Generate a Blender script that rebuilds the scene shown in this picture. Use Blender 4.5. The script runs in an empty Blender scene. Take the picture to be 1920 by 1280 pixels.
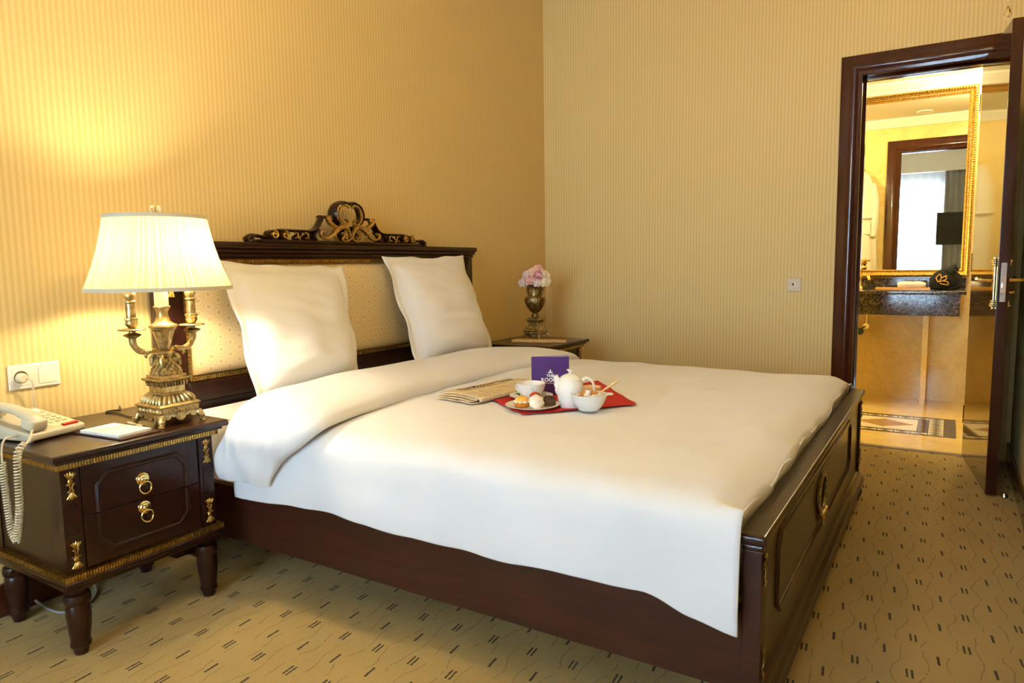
import bpy, bmesh, math, random
from mathutils import Vector, Matrix, noise
random.seed(7)
PI = math.pi
scene = bpy.context.scene
COL = scene.collection
sin, cos = math.sin, math.cos

# ------------------------------------------------------------------ camera
cam_data = bpy.data.cameras.new('camera')
cam = bpy.data.objects.new('camera', cam_data)
COL.objects.link(cam)
YAW, PITCH, ROLL = 0.559, 0.1077, -0.0151
_f = Vector((-sin(YAW)*cos(PITCH), cos(YAW)*cos(PITCH), -sin(PITCH)))
_r = Vector((cos(YAW), sin(YAW), 0)); _u = _r.cross(_f)
_r2 = _r*cos(ROLL) + _u*sin(ROLL); _u2 = _u*cos(ROLL) - _r*sin(ROLL)
_m = Matrix((_r2, _u2, -_f)).transposed().to_4x4()
_m.translation = Vector((2.5993, -1.9359, 1.12))
cam.matrix_world = _m
cam_data.sensor_fit = 'HORIZONTAL'; cam_data.sensor_width = 36.0
cam_data.lens = 1312.1*36/1920
cam_data.clip_start = 0.02
scene.camera = cam

# ------------------------------------------------------------------ world, daylight, exposure
world = bpy.data.worlds.new('overcast_sky'); scene.world = world
world.use_nodes = True
_bg = world.node_tree.nodes['Background']
_bg.inputs[0].default_value = (0.80, 0.90, 1.0, 1); _bg.inputs[1].default_value = 1.5

def area(name, loc, rot, sx, sy, power, col):
    l = bpy.data.lights.new(name, 'AREA'); l.shape = 'RECTANGLE'; l.size = sx; l.size_y = sy
    l.energy = power; l.color = col
    o = bpy.data.objects.new(name, l); COL.objects.link(o)
    o.location = loc; o.rotation_euler = rot
    return o
def point(name, loc, power, col, r=0.04):
    l = bpy.data.lights.new(name, 'POINT'); l.energy = power; l.color = col; l.shadow_soft_size = r
    o = bpy.data.objects.new(name, l); COL.objects.link(o); o.location = loc
    return o
# daylight standing in the window opening behind the camera
area('window_daylight', (1.5, -4.72, 1.42), (PI/2, 0, 0), 1.96, 2.26, 325, (0.52, 0.75, 1.0))
scene.view_settings.view_transform = 'Standard'
scene.view_settings.look = 'None'
scene.view_settings.gamma = 1.0
scene.view_settings.use_curve_mapping = False
scene.view_settings.exposure = 0.30
WARM = (1.0, 0.70, 0.27)
CEIL_W, SCONCE_W, LAMP_W, BATH_W = 27, 8, 23, 42

# ------------------------------------------------------------------ mesh helpers
class MB:
    def __init__(s): s.v = []; s.f = []
    def add(s, vs, fs):
        n = len(s.v); s.v += [Vector(p) for p in vs]; s.f += [tuple(i+n for i in f) for f in fs]; return s
    def box(s, x0, x1, y0, y1, z0, z1):
        return s.add([(x0,y0,z0),(x1,y0,z0),(x1,y1,z0),(x0,y1,z0),(x0,y0,z1),(x1,y0,z1),(x1,y1,z1),(x0,y1,z1)],
                     [(0,3,2,1),(4,5,6,7),(0,1,5,4),(1,2,6,5),(2,3,7,6),(3,0,4,7)])
    def frustum(s, c, a0, b0, z0, a1, b1, z1):
        x, y = c
        return s.add([(x-a0,y-b0,z0),(x+a0,y-b0,z0),(x+a0,y+b0,z0),(x-a0,y+b0,z0),(x-a1,y-b1,z1),(x+a1,y-b1,z1),(x+a1,y+b1,z1),(x-a1,y+b1,z1)],
                     [(0,3,2,1),(4,5,6,7),(0,1,5,4),(1,2,6,5),(2,3,7,6),(3,0,4,7)])
    def lathe(s, prof, c=(0,0,0), seg=24, axis='z', mod=None):
        n = len(prof); vs = []
        for i in range(seg):
            a = 2*PI*i/seg
            for k,(r,h) in enumerate(prof):
                rr = r*(mod(a,k,h) if mod else 1)
                p = (rr*cos(a), rr*sin(a), h)
                if axis == 'x': p = (p[2], p[0], p[1])
                elif axis == 'y': p = (p[0], p[2], p[1])
                vs.append((p[0]+c[0], p[1]+c[1], p[2]+c[2]))
        fs = []
        for i in range(seg):
            j = (i+1) % seg
            for k in range(n-1): fs.append((i*n+k, j*n+k, j*n+k+1, i*n+k+1))
        loop = prof[0] == prof[-1]
        if prof[0][0] > 1e-6 and not loop: fs.append(tuple(i*n for i in range(seg))[::-1])
        if prof[-1][0] > 1e-6 and not loop: fs.append(tuple(i*n+n-1 for i in range(seg)))
        return s.add(vs, fs)
    def tube(s, path, r, seg=8, closed=False, flat=None, up=None):
        P = [Vector(p) for p in path]; n = len(P)
        R = r if isinstance(r, (list, tuple)) else [r]*n
        ref = Vector(up) if up else None; vs = []; prev = None
        for i in range(n):
            if closed: t = P[(i+1) % n]-P[i-1]
            else: t = P[min(i+1,n-1)]-P[max(i-1,0)]
            if t.length < 1e-9: t = Vector((0,0,1))
            t.normalize()
            if ref is not None: a = ref - t*ref.dot(t)
            elif prev is None: a = t.orthogonal()
            else: a = prev - t*prev.dot(t)
            if a.length < 1e-6: a = t.orthogonal()
            a.normalize(); prev = a; b = t.cross(a)
            for k in range(seg):
                q = 2*PI*k/seg
                fa = flat if flat else 1.0
                vs.append(P[i] + a*(R[i]*cos(q)*fa) + b*(R[i]*sin(q)))
        fs = []
        for i in range(n if closed else n-1):
            j = (i+1) % n
            for k in range(seg):
                l = (k+1) % seg; fs.append((i*seg+k, i*seg+l, j*seg+l, j*seg+k))
        if not closed:
            fs.append(tuple(range(seg))[::-1]); fs.append(tuple((n-1)*seg+k for k in range(seg)))
        return s.add(vs, fs)
    def sweep(s, prof, path, out, closed=False):
        """prof: (a,b) list; path: points; out: fixed direction for b; a goes along t x out, mitred"""
        P = [Vector(p) for p in path]; n = len(P); O = Vector(out); m = len(prof); vs = []
        for i in range(n):
            if closed or 0 < i < n-1:
                t0 = (P[i]-P[i-1]).normalized(); t1 = (P[(i+1) % n]-P[i]).normalized()
            elif i == 0: t0 = t1 = (P[1]-P[0]).normalized()
            else: t0 = t1 = (P[i]-P[i-1]).normalized()
            n0 = t0.cross(O); n1 = t1.cross(O); nn = (n0+n1); nn.normalize()
            k = 1/max(0.3, nn.dot(n0))
            for a, b in prof: vs.append(P[i] + nn*(a*k) + O*b)
        fs = []
        for i in range(n if closed else n-1):
            j = (i+1) % n
            for q in range(m-1): fs.append((i*m+q, i*m+q+1, j*m+q+1, j*m+q))
            fs.append((i*m+m-1, i*m, j*m, j*m+m-1))
        if not closed:
            fs.append(tuple(range(m))); fs.append(tuple((n-1)*m+q for q in range(m))[::-1])
        return s.add(vs, fs)
    def prism(s, poly, h0, h1, axis='z'):
        def P(a, b, h):
            return {'z': (a,b,h), 'x': (h,a,b), 'y': (a,h,b)}[axis]
        n = len(poly)
        return s.add([P(a,b,h0) for a,b in poly]+[P(a,b,h1) for a,b in poly],
                     [tuple(range(n))[::-1], tuple(range(n,2*n))]+[(i,(i+1)%n,n+(i+1)%n,n+i) for i in range(n)])
    def grid(s, fn, nu, nv, cu=False, cv=False):
        vs = [fn(i/nu if cu else i/(nu-1), j/nv if cv else j/(nv-1)) for i in range(nu) for j in range(nv)]
        fs = []
        for i in range(nu if cu else nu-1):
            for j in range(nv if cv else nv-1):
                a, b = (i+1) % nu, (j+1) % nv
                fs.append((i*nv+j, a*nv+j, a*nv+b, i*nv+b))
        return s.add(vs, fs)
    def ball(s, c, r, seg=14, rings=8, sc=(1,1,1), fn=None):
        def g(u, v):
            a, b = 2*PI*u, -PI/2+PI*v
            d = Vector((cos(a)*cos(b), sin(a)*cos(b), sin(b)))
            k = fn(d) if fn else 1
            return (c[0]+d.x*r*sc[0]*k, c[1]+d.y*r*sc[1]*k, c[2]+d.z*r*sc[2]*k)
        return s.grid(g, seg, rings+1, cu=True)
    def rot(s, m):
        s.v = [m @ p for p in s.v]; return s
    def move(s, d):
        d = Vector(d); s.v = [p+d for p in s.v]; return s
    def build(s, name, mat, parent=None, bevel=0, seg=2, ang=35, local=False, solid=0, sub=0, smooth=True, flip=False):
        off = Vector((0,0,0))
        if parent is not None and not local:
            p = parent
            while p is not None: off += p.location; p = p.parent
        me = bpy.data.meshes.new(name)
        me.from_pydata([tuple(p-off) for p in s.v], [], s.f)
        bm = bmesh.new(); bm.from_mesh(me)
        bmesh.ops.remove_doubles(bm, verts=bm.verts, dist=1e-6)
        bmesh.ops.recalc_face_normals(bm, faces=bm.faces)
        if bevel:
            ed = [e for e in bm.edges if len(e.link_faces) == 2 and e.calc_face_angle(0) > 0.6]
            bmesh.ops.bevel(bm, geom=ed, offset=bevel, segments=seg, affect='EDGES', profile=0.5, clamp_overlap=True)
        bm.to_mesh(me); bm.free()
        if smooth:
            me.shade_smooth(); me.set_sharp_from_angle(angle=math.radians(ang))
        me.materials.append(mat)
        o = bpy.data.objects.new(name, me); COL.objects.link(o)
        if parent is not None: o.parent = parent
        if bevel and smooth:
            md = o.modifiers.new('normals', 'WEIGHTED_NORMAL'); md.keep_sharp = True
        if solid:
            md = o.modifiers.new('thickness', 'SOLIDIFY'); md.thickness = abs(solid); md.offset = 1 if solid > 0 else -1
        if sub:
            md = o.modifiers.new('smooth', 'SUBSURF'); md.levels = sub; md.render_levels = sub
        return o
def tag(o, label=None, cat=None, group=None, kind=None):
    if label: o['label'] = label
    if cat: o['category'] = cat
    if group: o['group'] = group
    if kind: o['kind'] = kind
    return o
def thing(name, label, cat, loc=(0,0,0), rz=0, group=None, kind=None):
    o = bpy.data.objects.new(name, None); COL.objects.link(o); o.empty_display_size = 0.05
    o.location = loc; o.rotation_euler = (0,0,rz)
    return tag(o, label, cat, group, kind)
def struct(name, mb, mat, parent=None, **k):
    o = mb.build(name, mat, parent, **k)
    if parent is None: o['kind'] = 'structure'
    return o
def copy_tree(o, parent=None):
    c = o.copy(); COL.objects.link(c); c.parent = parent
    for ch in list(o.children): copy_tree(ch, c)
    return c
def B(*a): return MB().box(*a)
def scroll(c, r0, r1, turns, a0, n=28, ccw=1):
    """spiral in the y-z plane: list of (y,z)"""
    return [(c[0]+(r0+(r1-r0)*i/n)*cos(a0+ccw*2*PI*turns*i/n), c[1]+(r0+(r1-r0)*i/n)*sin(a0+ccw*2*PI*turns*i/n)) for i in range(n+1)]
def catmull(pts, k=8):
    P = [Vector(p) for p in pts]; out = []
    for i in range(len(P)-1):
        p0, p1, p2, p3 = P[max(i-1,0)], P[i], P[i+1], P[min(i+2,len(P)-1)]
        for j in range(k):
            t = j/k
            out.append(0.5*((2*p1)+(p2-p0)*t+(2*p0-5*p1+4*p2-p3)*t*t+(3*p1-p0-3*p2+p3)*t**3))
    out.append(P[-1]); return out
def interp(xs, ys, x):
    if x <= xs[0]: return ys[0]
    for i in range(len(xs)-1):
        if x <= xs[i+1]:
            t = (x-xs[i])/(xs[i+1]-xs[i]); t = t*t*(3-2*t); return ys[i]+(ys[i+1]-ys[i])*t
    return ys[-1]
def text_part(name, s, size, mat, parent, M, extrude=0.0002, offset=0.0, align='CENTER', spacing=1.0):
    cu = bpy.data.curves.new(name, 'FONT'); cu.body = s; cu.size = size; cu.extrude = extrude; cu.offset = offset
    cu.align_x = align; cu.space_character = spacing; cu.resolution_u = 3
    t = bpy.data.objects.new(name+'_tmp', cu); COL.objects.link(t)
    dg = bpy.context.evaluated_depsgraph_get()
    me = bpy.data.meshes.new_from_object(t.evaluated_get(dg))
    bpy.data.objects.remove(t); bpy.data.curves.remove(cu)
    me.transform(M); me.materials.clear(); me.materials.append(mat); me.name = name
    o = bpy.data.objects.new(name, me); COL.objects.link(o); o.parent = parent
    return o

# ------------------------------------------------------------------ materials
def srgb(r, g, b):
    f = lambda c: (c/255/12.92) if c/255 <= .04045 else ((c/255+.055)/1.055)**2.4
    return (f(r), f(g), f(b), 1)
class NT:
    def __init__(s, name):
        s.m = bpy.data.materials.new(name); s.m.use_nodes = True; s.t = s.m.node_tree
        s.b = s.t.nodes['Principled BSDF']; s.out = s.t.nodes['Material Output']
    def n(s, ty, **k):
        nd = s.t.nodes.new(ty)
        for a, v in k.items(): setattr(nd, a, v)
        return nd
    def link(s, a, b): s.t.links.new(a, b)
    def val(s, inp, v):
        if hasattr(v, 'is_linked') or isinstance(v, bpy.types.NodeSocket): s.link(v, inp)
        else: inp.default_value = v
    def math(s, op, a, b=None, c=None):
        nd = s.n('ShaderNodeMath', operation=op); s.val(nd.inputs[0], a)
        if b is not None: s.val(nd.inputs[1], b)
        if c is not None: s.val(nd.inputs[2], c)
        return nd.outputs[0]
    def coord(s, kind='Object'):
        return s.n('ShaderNodeTexCoord').outputs[kind]
    def xyz(s, vec=None):
        nd = s.n('ShaderNodeSeparateXYZ'); s.link(vec if vec is not None else s.coord(), nd.inputs[0]); return nd.outputs
    def noise(s, scale, detail=3, vec=None, dist=0, rough=.5):
        nd = s.n('ShaderNodeTexNoise'); nd.inputs['Scale'].default_value = scale; nd.inputs['Detail'].default_value = detail
        nd.inputs['Distortion'].default_value = dist; nd.inputs['Roughness'].default_value = rough
        s.link(vec if vec is not None else s.coord(), nd.inputs['Vector']); return nd.outputs['Fac']
    def map(s, scale=(1,1,1), vec=None):
        nd = s.n('ShaderNodeMapping'); nd.inputs['Scale'].default_value = scale
        s.link(vec if vec is not None else s.coord(), nd.inputs['Vector']); return nd.outputs[0]
    def ramp(s, fac, stops):
        nd = s.n('ShaderNodeValToRGB'); e = nd.color_ramp.elements
        while len(e) < len(stops): e.new(.5)
        for q, (p, c) in zip(e, stops): q.position = p; q.color = c
        s.link(fac, nd.inputs[0]); return nd.outputs[0]
    def mix(s, fac, a, b, blend='MIX'):
        nd = s.n('ShaderNodeMix', data_type='RGBA', blend_type=blend)
        s.val(nd.inputs[0], fac); s.val(nd.inputs[6], a); s.val(nd.inputs[7], b); return nd.outputs[2]
    def bump(s, h, strength=.3, dist=.002):
        nd = s.n('ShaderNodeBump'); nd.inputs['Strength'].default_value = strength; nd.inputs['Distance'].default_value = dist
        s.link(h, nd.inputs['Height']); s.link(nd.outputs[0], s.b.inputs['Normal']); return nd
    def set(s, **k):
        for a, v in k.items(): s.val(s.b.inputs[a.replace('_', ' ')], v)
        return s
def wood(name, c0, c1, rough, coat, scale=(3,3,30), bump=.05):
    t = NT(name); w = t.noise(2.2, 5, t.map(scale), .6, .6)
    t.set(Base_Color=t.ramp(w, [(.3, c0), (.7, c1)]), Roughness=rough)
    t.b.inputs['Specular IOR Level'].default_value = .3; t.b.inputs['Coat Weight'].default_value = coat; t.b.inputs['Coat Roughness'].default_value = .07
    t.bump(w, bump, .001); return t.m
def metal(name, c0, c1, rough, sc=60, metallic=1.0, bump=0.0):
    t = NT(name); w = t.noise(sc, 4)
    t.set(Base_Color=t.ramp(w, [(.35, c0), (.65, c1)]), Roughness=rough, Metallic=metallic)
    if bump: t.bump(w, bump, .002)
    return t.m
def plain(name, c, rough=.5, sc=40, var=.06, bump=0.0, **k):
    t = NT(name); w = t.noise(sc, 3)
    d = tuple(x*(1-var) for x in c[:3])+(1,); l = tuple(min(1, x*(1+var)) for x in c[:3])+(1,)
    t.set(Base_Color=t.ramp(w, [(.3, d), (.7, l)]), Roughness=rough, **k)
    if bump: t.bump(w, bump, .003)
    return t.m
def fabric(name, c, sc=900, bump=.15, rough=.85, sheen=.2):
    t = NT(name); o = t.coord()
    w1 = t.noise(sc, 2, o); w2 = t.noise(7, 3, o)
    d = tuple(x*.96 for x in c[:3])+(1,)
    t.set(Base_Color=t.ramp(w2, [(.3, d), (.7, c)]), Roughness=rough, Sheen_Weight=sheen)
    t.bump(t.math('ADD', t.math('MULTIPLY', w1, .3), w2), bump, .004); return t.m
def wallpaper(name, axis):
    t = NT(name); o = t.coord(); X = t.xyz(o); c = X[axis]
    st = t.math('SINE', t.math('MULTIPLY', c, 2*PI/.0207))
    th = t.math('SINE', t.math('MULTIPLY', X[2], 2*PI/.0052))
    fine = t.noise(260, 2, o); big = t.noise(1.2, 2, o)
    k = t.math('MULTIPLY_ADD', st, .5, .5)
    k = t.math('ADD', k, t.math('MULTIPLY', th, .10)); k = t.math('ADD', k, t.math('MULTIPLY_ADD', fine, .5, -.25))
    col = t.ramp(k, [(.15, srgb(211,179,110)), (.85, srgb(222,194,129))])
    t.set(Base_Color=col, Roughness=.62)
    t.bump(k, .12, .0008); return t.m
def marble(name, c0, c1, rough=.12):
    t = NT(name); o = t.coord(); a = t.noise(1.8, 6, o, 1.6, .65); b = t.noise(38, 4, o, .3)
    k = t.math('ADD', t.math('MULTIPLY', a, .7), t.math('MULTIPLY', b, .3))
    t.set(Base_Color=t.ramp(k, [(.32, c0), (.62, c1)]), Roughness=rough); return t.m

M_wallA = wallpaper('wallpaper_striped_a', 1); M_wallB = wallpaper('wallpaper_striped_b', 0)
M_wood = wood('mahogany', (.012,.0032,.0020,1), (.030,.0080,.0045,1), .28, .22, (2,14,14))
M_woodl = wood('mahogany_rail', (.024,.0056,.0024,1), (.050,.0125,.005,1), .42, .05, (1.5,9,16))
M_woodd = wood('mahogany_door', (.028,.008,.005,1), (.05,.014,.008,1), .07, .25, (9,9,1.2), .0)
M_trim = wood('mahogany_trim', (.040,.0100,.0055,1), (.075,.019,.010,1), .18, .4, (9,9,1.5))
M_gold = metal('antique_gilding', (.30,.17,.035,1), (.62,.40,.11,1), .38, 90, 1, .15)
M_bronze = metal('antique_bronze', (.30,.22,.09,1), (.58,.45,.21,1), .42, 55)
M_bronzed = metal('dark_bronze', (.15,.11,.045,1), (.42,.32,.15,1), .44, 45)
M_brass = metal('polished_brass', (.85,.62,.20,1), (.95,.73,.30,1), .12, 20)
M_chrome = metal('chrome', (.75,.75,.75,1), (.85,.85,.85,1), .1, 20)
M_steel = metal('brushed_steel', (.45,.43,.40,1), (.6,.58,.55,1), .35, 80)
M_white = fabric('white_cotton', (.80,.79,.77,1), 900, .10)
M_duvet = fabric('white_duvet_cotton', (.75,.75,.765,1), 900, .16)
M_matt = fabric('cream_ticking', (.76,.66,.48,1), 500, .2)
M_red = fabric('red_napkin_cloth', srgb(180,18,6), 700, .25, .85, 0)
M_black = plain('black_plastic', (.012,.012,.013,1), .4)
M_ivory = plain('ivory_plastic', srgb(208,192,156), .38, 30, .03)
M_ivoryw = plain('white_plastic', srgb(226,216,194), .3, 30, .02)
M_porc = plain('white_porcelain', (.85,.84,.82,1), .12, 20, .02)
M_paper = plain('white_paper', (.88,.88,.86,1), .7, 30, .02)
M_leather = plain('dark_brown_leather', (.045,.018,.012,1), .4, 200, .2, .2)
M_tan = plain('tan_card', srgb(206,160,82), .5, 60, .06)
M_ceil = plain('ceiling_paint', (.84,.81,.74,1), .8, 10, .02)
M_marble = marble('cream_marble', srgb(214,184,108), srgb(240,215,146))
M_mfloor = marble('polished_marble_floor', srgb(222,188,106), srgb(244,216,142), .06)
M_mdark = marble('dark_inlay_marble', (.03,.025,.02,1), (.07,.055,.045,1), .08)
M_mlight = marble('light_inlay_marble', srgb(236,222,184), srgb(248,238,208), .08)
M_mbrown = marble('brown_inlay_marble', srgb(150,110,70), srgb(190,150,100), .08)

def m_granite():
    t = NT('dark_speckled_granite'); o = t.coord()
    v = t.n('ShaderNodeTexVoronoi'); v.inputs['Scale'].default_value = 130; t.link(o, v.inputs['Vector'])
    nz = t.noise(60, 5, o, .4, .7)
    k = t.math('ADD', t.math('MULTIPLY', t.xyz(v.outputs['Color'])[0], .55), t.math('MULTIPLY', nz, .5))
    t.set(Base_Color=t.ramp(k, [(.25, (.008,.006,.005,1)), (.55, (.055,.04,.028,1)), (.78, (.14,.11,.08,1)), (.9, (.35,.33,.3,1))]), Roughness=.1)
    return t.m
M_granite = m_granite()

def m_carpet():
    t = NT('patterned_carpet'); o = t.coord(); X = t.xyz(o)
    jit = t.noise(160, 2, o); wob = t.noise(9, 2, o)
    x = t.math('ADD', X[0], t.math('MULTIPLY_ADD', jit, .006, -.003)); y = X[1]
    def cell(v, c, p):
        return t.math('MULTIPLY', t.math('SUBTRACT', t.math('FRACT', t.math('ADD', t.math('DIVIDE', t.math('SUBTRACT', v, c), p), 100.5)), .5), p)
    PX, PY = .1345, .2135
    def dash(cx, cy, twin, hw, hl):
        du = cell(x, cx, PX); dv = cell(y, cy, PY)
        du = t.math('ADD', du, t.math('MULTIPLY', dv, .10))
        a = t.math('ABSOLUTE', du)
        if twin: a = t.math('ABSOLUTE', t.math('SUBTRACT', a, .0065))
        m1 = t.math('SMOOTH_MIN', t.math('SUBTRACT', hw, a), t.math('MULTIPLY', t.math('SUBTRACT', hl, t.math('ABSOLUTE', dv)), .3), .001)
        return t.math('MULTIPLY', t.math('GREATER_THAN', m1, 0), 1.0)
    d = t.math('MAXIMUM', dash(2.350, .262, False, .0036, .024), dash(2.284, .154, True, .0029, .022))
    du = cell(x, 2.317, PX/2)
    wv = t.math('SINE', t.math('MULTIPLY_ADD', y, 2*PI/PY, t.math('MULTIPLY', t.math('FLOOR', t.math('DIVIDE', x, PX/2)), 1.7)))
    wv = t.math('MULTIPLY_ADD', wv, .010, t.math('MULTIPLY_ADD', wob, .05, -.025))
    ln = t.math('LESS_THAN', t.math('ABSOLUTE', t.math('SUBTRACT', du, wv)), .0020)
    ln = t.math('MULTIPLY', ln, t.math('GREATER_THAN', t.noise(14, 2, o), .44))
    pile = t.noise(420, 3, o); big = t.noise(2.0, 3, o)
    base = t.ramp(t.math('ADD', t.math('MULTIPLY', pile, .75), t.math('MULTIPLY', big, .25)), [(.3, srgb(136,109,54)), (.7, srgb(192,159,90))])
    c = t.mix(t.math('MULTIPLY', ln, .42), base, srgb(84,66,40))
    c = t.mix(t.math('MULTIPLY', d, .95), c, srgb(40,26,10))
    t.set(Base_Color=c, Roughness=.95, Sheen_Weight=.05)
    h = t.math('SUBTRACT', pile, t.math('ADD', t.math('MULTIPLY', d, .8), t.math('MULTIPLY', ln, .4)))
    t.bump(h, .7, .004); return t.m
M_carpet = m_carpet()

def m_hex():
    t = NT('hexagon_damask'); o = t.coord(); X = t.xyz(o); s = .05
    u0, v0 = X[1], X[2]
    def lat(ou, ov):
        f = lambda v, off, p: t.math('MULTIPLY', t.math('SUBTRACT', t.math('FRACT', t.math('ADD', t.math('DIVIDE', t.math('SUBTRACT', v, off), p), 100.5)), .5), p)
        return t.math('ABSOLUTE', f(u0, ou, s*1.732)), t.math('ABSOLUTE', f(v0, ov, s))
    def hexd(u, v): return t.math('MAXIMUM', v, t.math('MULTIPLY_ADD', v, .5, t.math('MULTIPLY', u, .866)))
    a = lat(0, 0); b = lat(s*.866, s*.5)
    d = t.math('MINIMUM', hexd(*a), hexd(*b))
    ring = t.math('LESS_THAN', t.math('ABSOLUTE', t.math('SUBTRACT', d, .0185)), .0022)
    ring2 = t.math('LESS_THAN', t.math('ABSOLUTE', t.math('SUBTRACT', d, .0235)), .0008)
    dot = t.math('LESS_THAN', t.math('ADD', d, t.math('MULTIPLY_ADD', t.noise(300, 2, o), .006, -.003)), .0075)
    k = t.math('MAXIMUM', t.math('MULTIPLY', ring, .55), t.math('MAXIMUM', t.math('MULTIPLY', dot, .9), t.math('MULTIPLY', ring2, .4)))
    base = t.ramp(t.noise(500, 2, o), [(.3, srgb(224,200,148)), (.7, srgb(236,216,170))])
    t.set(Base_Color=t.mix(t.math('MULTIPLY', k, .8), base, srgb(206,172,104)), Roughness=.6, Sheen_Weight=.3)
    t.bump(t.math('SUBTRACT', t.noise(600, 2, o), k), .15, .001); return t.m
M_hex = m_hex()

def m_shade():
    t = NT('pleated_silk_shade'); o = t.coord(); X = t.xyz(o)
    ang = t.math('ARCTAN2', X[1], X[0])
    nd = t.n('ShaderNodeCombineXYZ'); t.link(ang, nd.inputs[0])
    st = t.noise(26, 3, nd.outputs[0])
    col = t.ramp(st, [(.3, srgb(150,128,88)), (.65, srgb(206,190,150))])
    tr = t.n('ShaderNodeBsdfTranslucent'); df = t.n('ShaderNodeBsdfDiffuse'); mx = t.n('ShaderNodeMixShader'); mx.inputs[0].default_value = .34
    t.link(col, tr.inputs[0]); t.link(col, df.inputs[0]); t.link(df.outputs[0], mx.inputs[1]); t.link(tr.outputs[0], mx.inputs[2])
    t.link(mx.outputs[0], t.out.inputs['Surface']); return t.m
M_shade = m_shade()
def m_sheer():
    t = NT('sheer_voile'); X = t.xyz()
    tp = t.n('ShaderNodeBsdfTransparent'); tr = t.n('ShaderNodeBsdfTranslucent'); mx = t.n('ShaderNodeMixShader')
    tr.inputs[0].default_value = (.92,.94,.96,1)
    f = t.math('MULTIPLY_ADD', t.math('SINE', t.math('MULTIPLY', X[2], 2500)), .04, .30)
    t.link(f, mx.inputs[0]); t.link(tp.outputs[0], mx.inputs[1]); t.link(tr.outputs[0], mx.inputs[2])
    t.link(mx.outputs[0], t.out.inputs['Surface']); return t.m
M_sheer = m_sheer()
def m_glass(name, col=(1,1,1,1), rough=0.0, ior=1.45):
    t = NT(name); w = t.noise(3, 1)
    t.set(Base_Color=t.ramp(w, [(0, col), (1, col)]), Roughness=rough, IOR=ior, Transmission_Weight=1.0); return t.m
M_glass = m_glass('clear_glass'); M_crystal = m_glass('cut_crystal', (1,.97,.9,1), 0, 1.55)
def m_mirror():
    t = NT('mirror_silvering'); w = t.noise(2, 1)
    t.set(Base_Color=t.ramp(w, [(0, (.9,.9,.88,1)), (1, (.92,.92,.9,1))]), Metallic=1.0, Roughness=.0); return t.m
M_mirror = m_mirror()
def emit(name, col, s):
    t = NT(name); w = t.noise(5, 1)
    t.set(Base_Color=t.ramp(w, [(0, col), (1, col)])); t.b.inputs['Emission Color'].default_value = col; t.b.inputs['Emission Strength'].default_value = s
    return t.m
M_bulb = emit('lit_bulb', (1,.78,.45,1), 12)
M_curtain = fabric('grey_drape', srgb(150,146,138), 300, .2)
# ================================================================== ROOM
D = 2.7126; XR = 2.92; YF = -4.6; ZC = 3.22; YM = 4.51; BC = 2.50
struct('floor', B(0, XR, YF, 2.728, -.12, 0), M_carpet)
struct('wall_left', B(-.12, 0, YF-.12, D+.12, -.12, ZC), M_wallA)
wb = MB().box(0, 2.10, D, 2.83, -.12, ZC).box(2.762, XR, D, 2.83, -.12, ZC).box(2.10, 2.762, D, 2.83, 2.205, ZC)
struct('wall_back', wb, M_wallB)
struct('wall_right', B(XR, XR+.12, YF-.12, YM+.1, -.12, ZC), M_wallA)
wf = MB().box(0, .5, YF-.12, YF, -.12, ZC).box(2.5, XR, YF-.12, YF, -.12, ZC).box(.5, 2.5, YF-.12, YF, -.12, .28).box(.5, 2.5, YF-.12, YF, 2.56, ZC)
struct('wall_front', wf, M_wallB)
struct('ceiling', B(-.12, XR+.12, YF-.12, 2.83, ZC, ZC+.1), M_ceil)
CR = [(0,0),(0,.10),(.02,.10),(.035,.075),(.06,.055),(.075,.03),(.095,.02),(.095,0)]
cor = MB().sweep([(a, -b) for a, b in CR], [(0,YF,ZC),(0,D,ZC),(XR,D,ZC),(XR,YF,ZC)], (0,0,1), closed=True)
struct('trim_cornice', cor, M_ceil)
BB = [(0,0),(0,.018),(.085,.018),(.095,.012),(.10,.006),(.10,0)]
def base(name, p0, p1, out):
    b = MB().sweep(BB, [p0, p1], out); zs = [v.z for v in b.v]
    return struct(name, b, M_trim)
struct('baseboard_left', B(0, .018, YF, D, 0, .11), M_trim, bevel=.005)
struct('baseboard_back', B(.018, 2.005, D-.018, D, 0, .11), M_trim, bevel=.005)
struct('baseboard_right', B(XR-.018, XR, YF, D, 0, .11), M_trim, bevel=.005)
# door casings, bedroom side and bathroom side, and the jamb lining
CP = [(0,0),(0,.016),(.006,.020),(.045,.024),(.058,.034),(.070,.038),(.082,.034),(.088,.024),(.098,.020),(.112,.018),(.115,.014),(.115,0)]
c1 = MB().sweep(CP, [(2.005,D,0),(2.005,D,2.30),(2.857,D,2.30),(2.857,D,0)], (0,-1,0))
struct('trim_1', c1, M_trim, ang=50)
c2 = MB().sweep(CP, [(2.857,2.85,0),(2.857,2.85,2.29),(2.015,2.85,2.29),(2.015,2.85,0)], (0,1,0))
struct('trim_2', c2, M_trim, ang=50)
jl = MB().box(2.10, 2.12, D-.004, 2.852, 0, 2.205).box(2.742, 2.762, D-.004, 2.852, 0, 2.205).box(2.12, 2.742, D-.004, 2.852, 2.185, 2.205)
jl.box(2.12, 2.135, 2.77, 2.81, 0, 2.185).box(2.727, 2.742, 2.77, 2.81, 0, 2.185).box(2.135, 2.727, 2.77, 2.81, 2.17, 2.185)
struct('trim_3', jl, M_trim, bevel=.002)
# threshold strip
struct('trim_4', B(2.12, 2.742, 2.722, 2.762, -.01, .006), plain('grey_threshold_stone', srgb(140,122,104), .3), bevel=.002)

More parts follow.
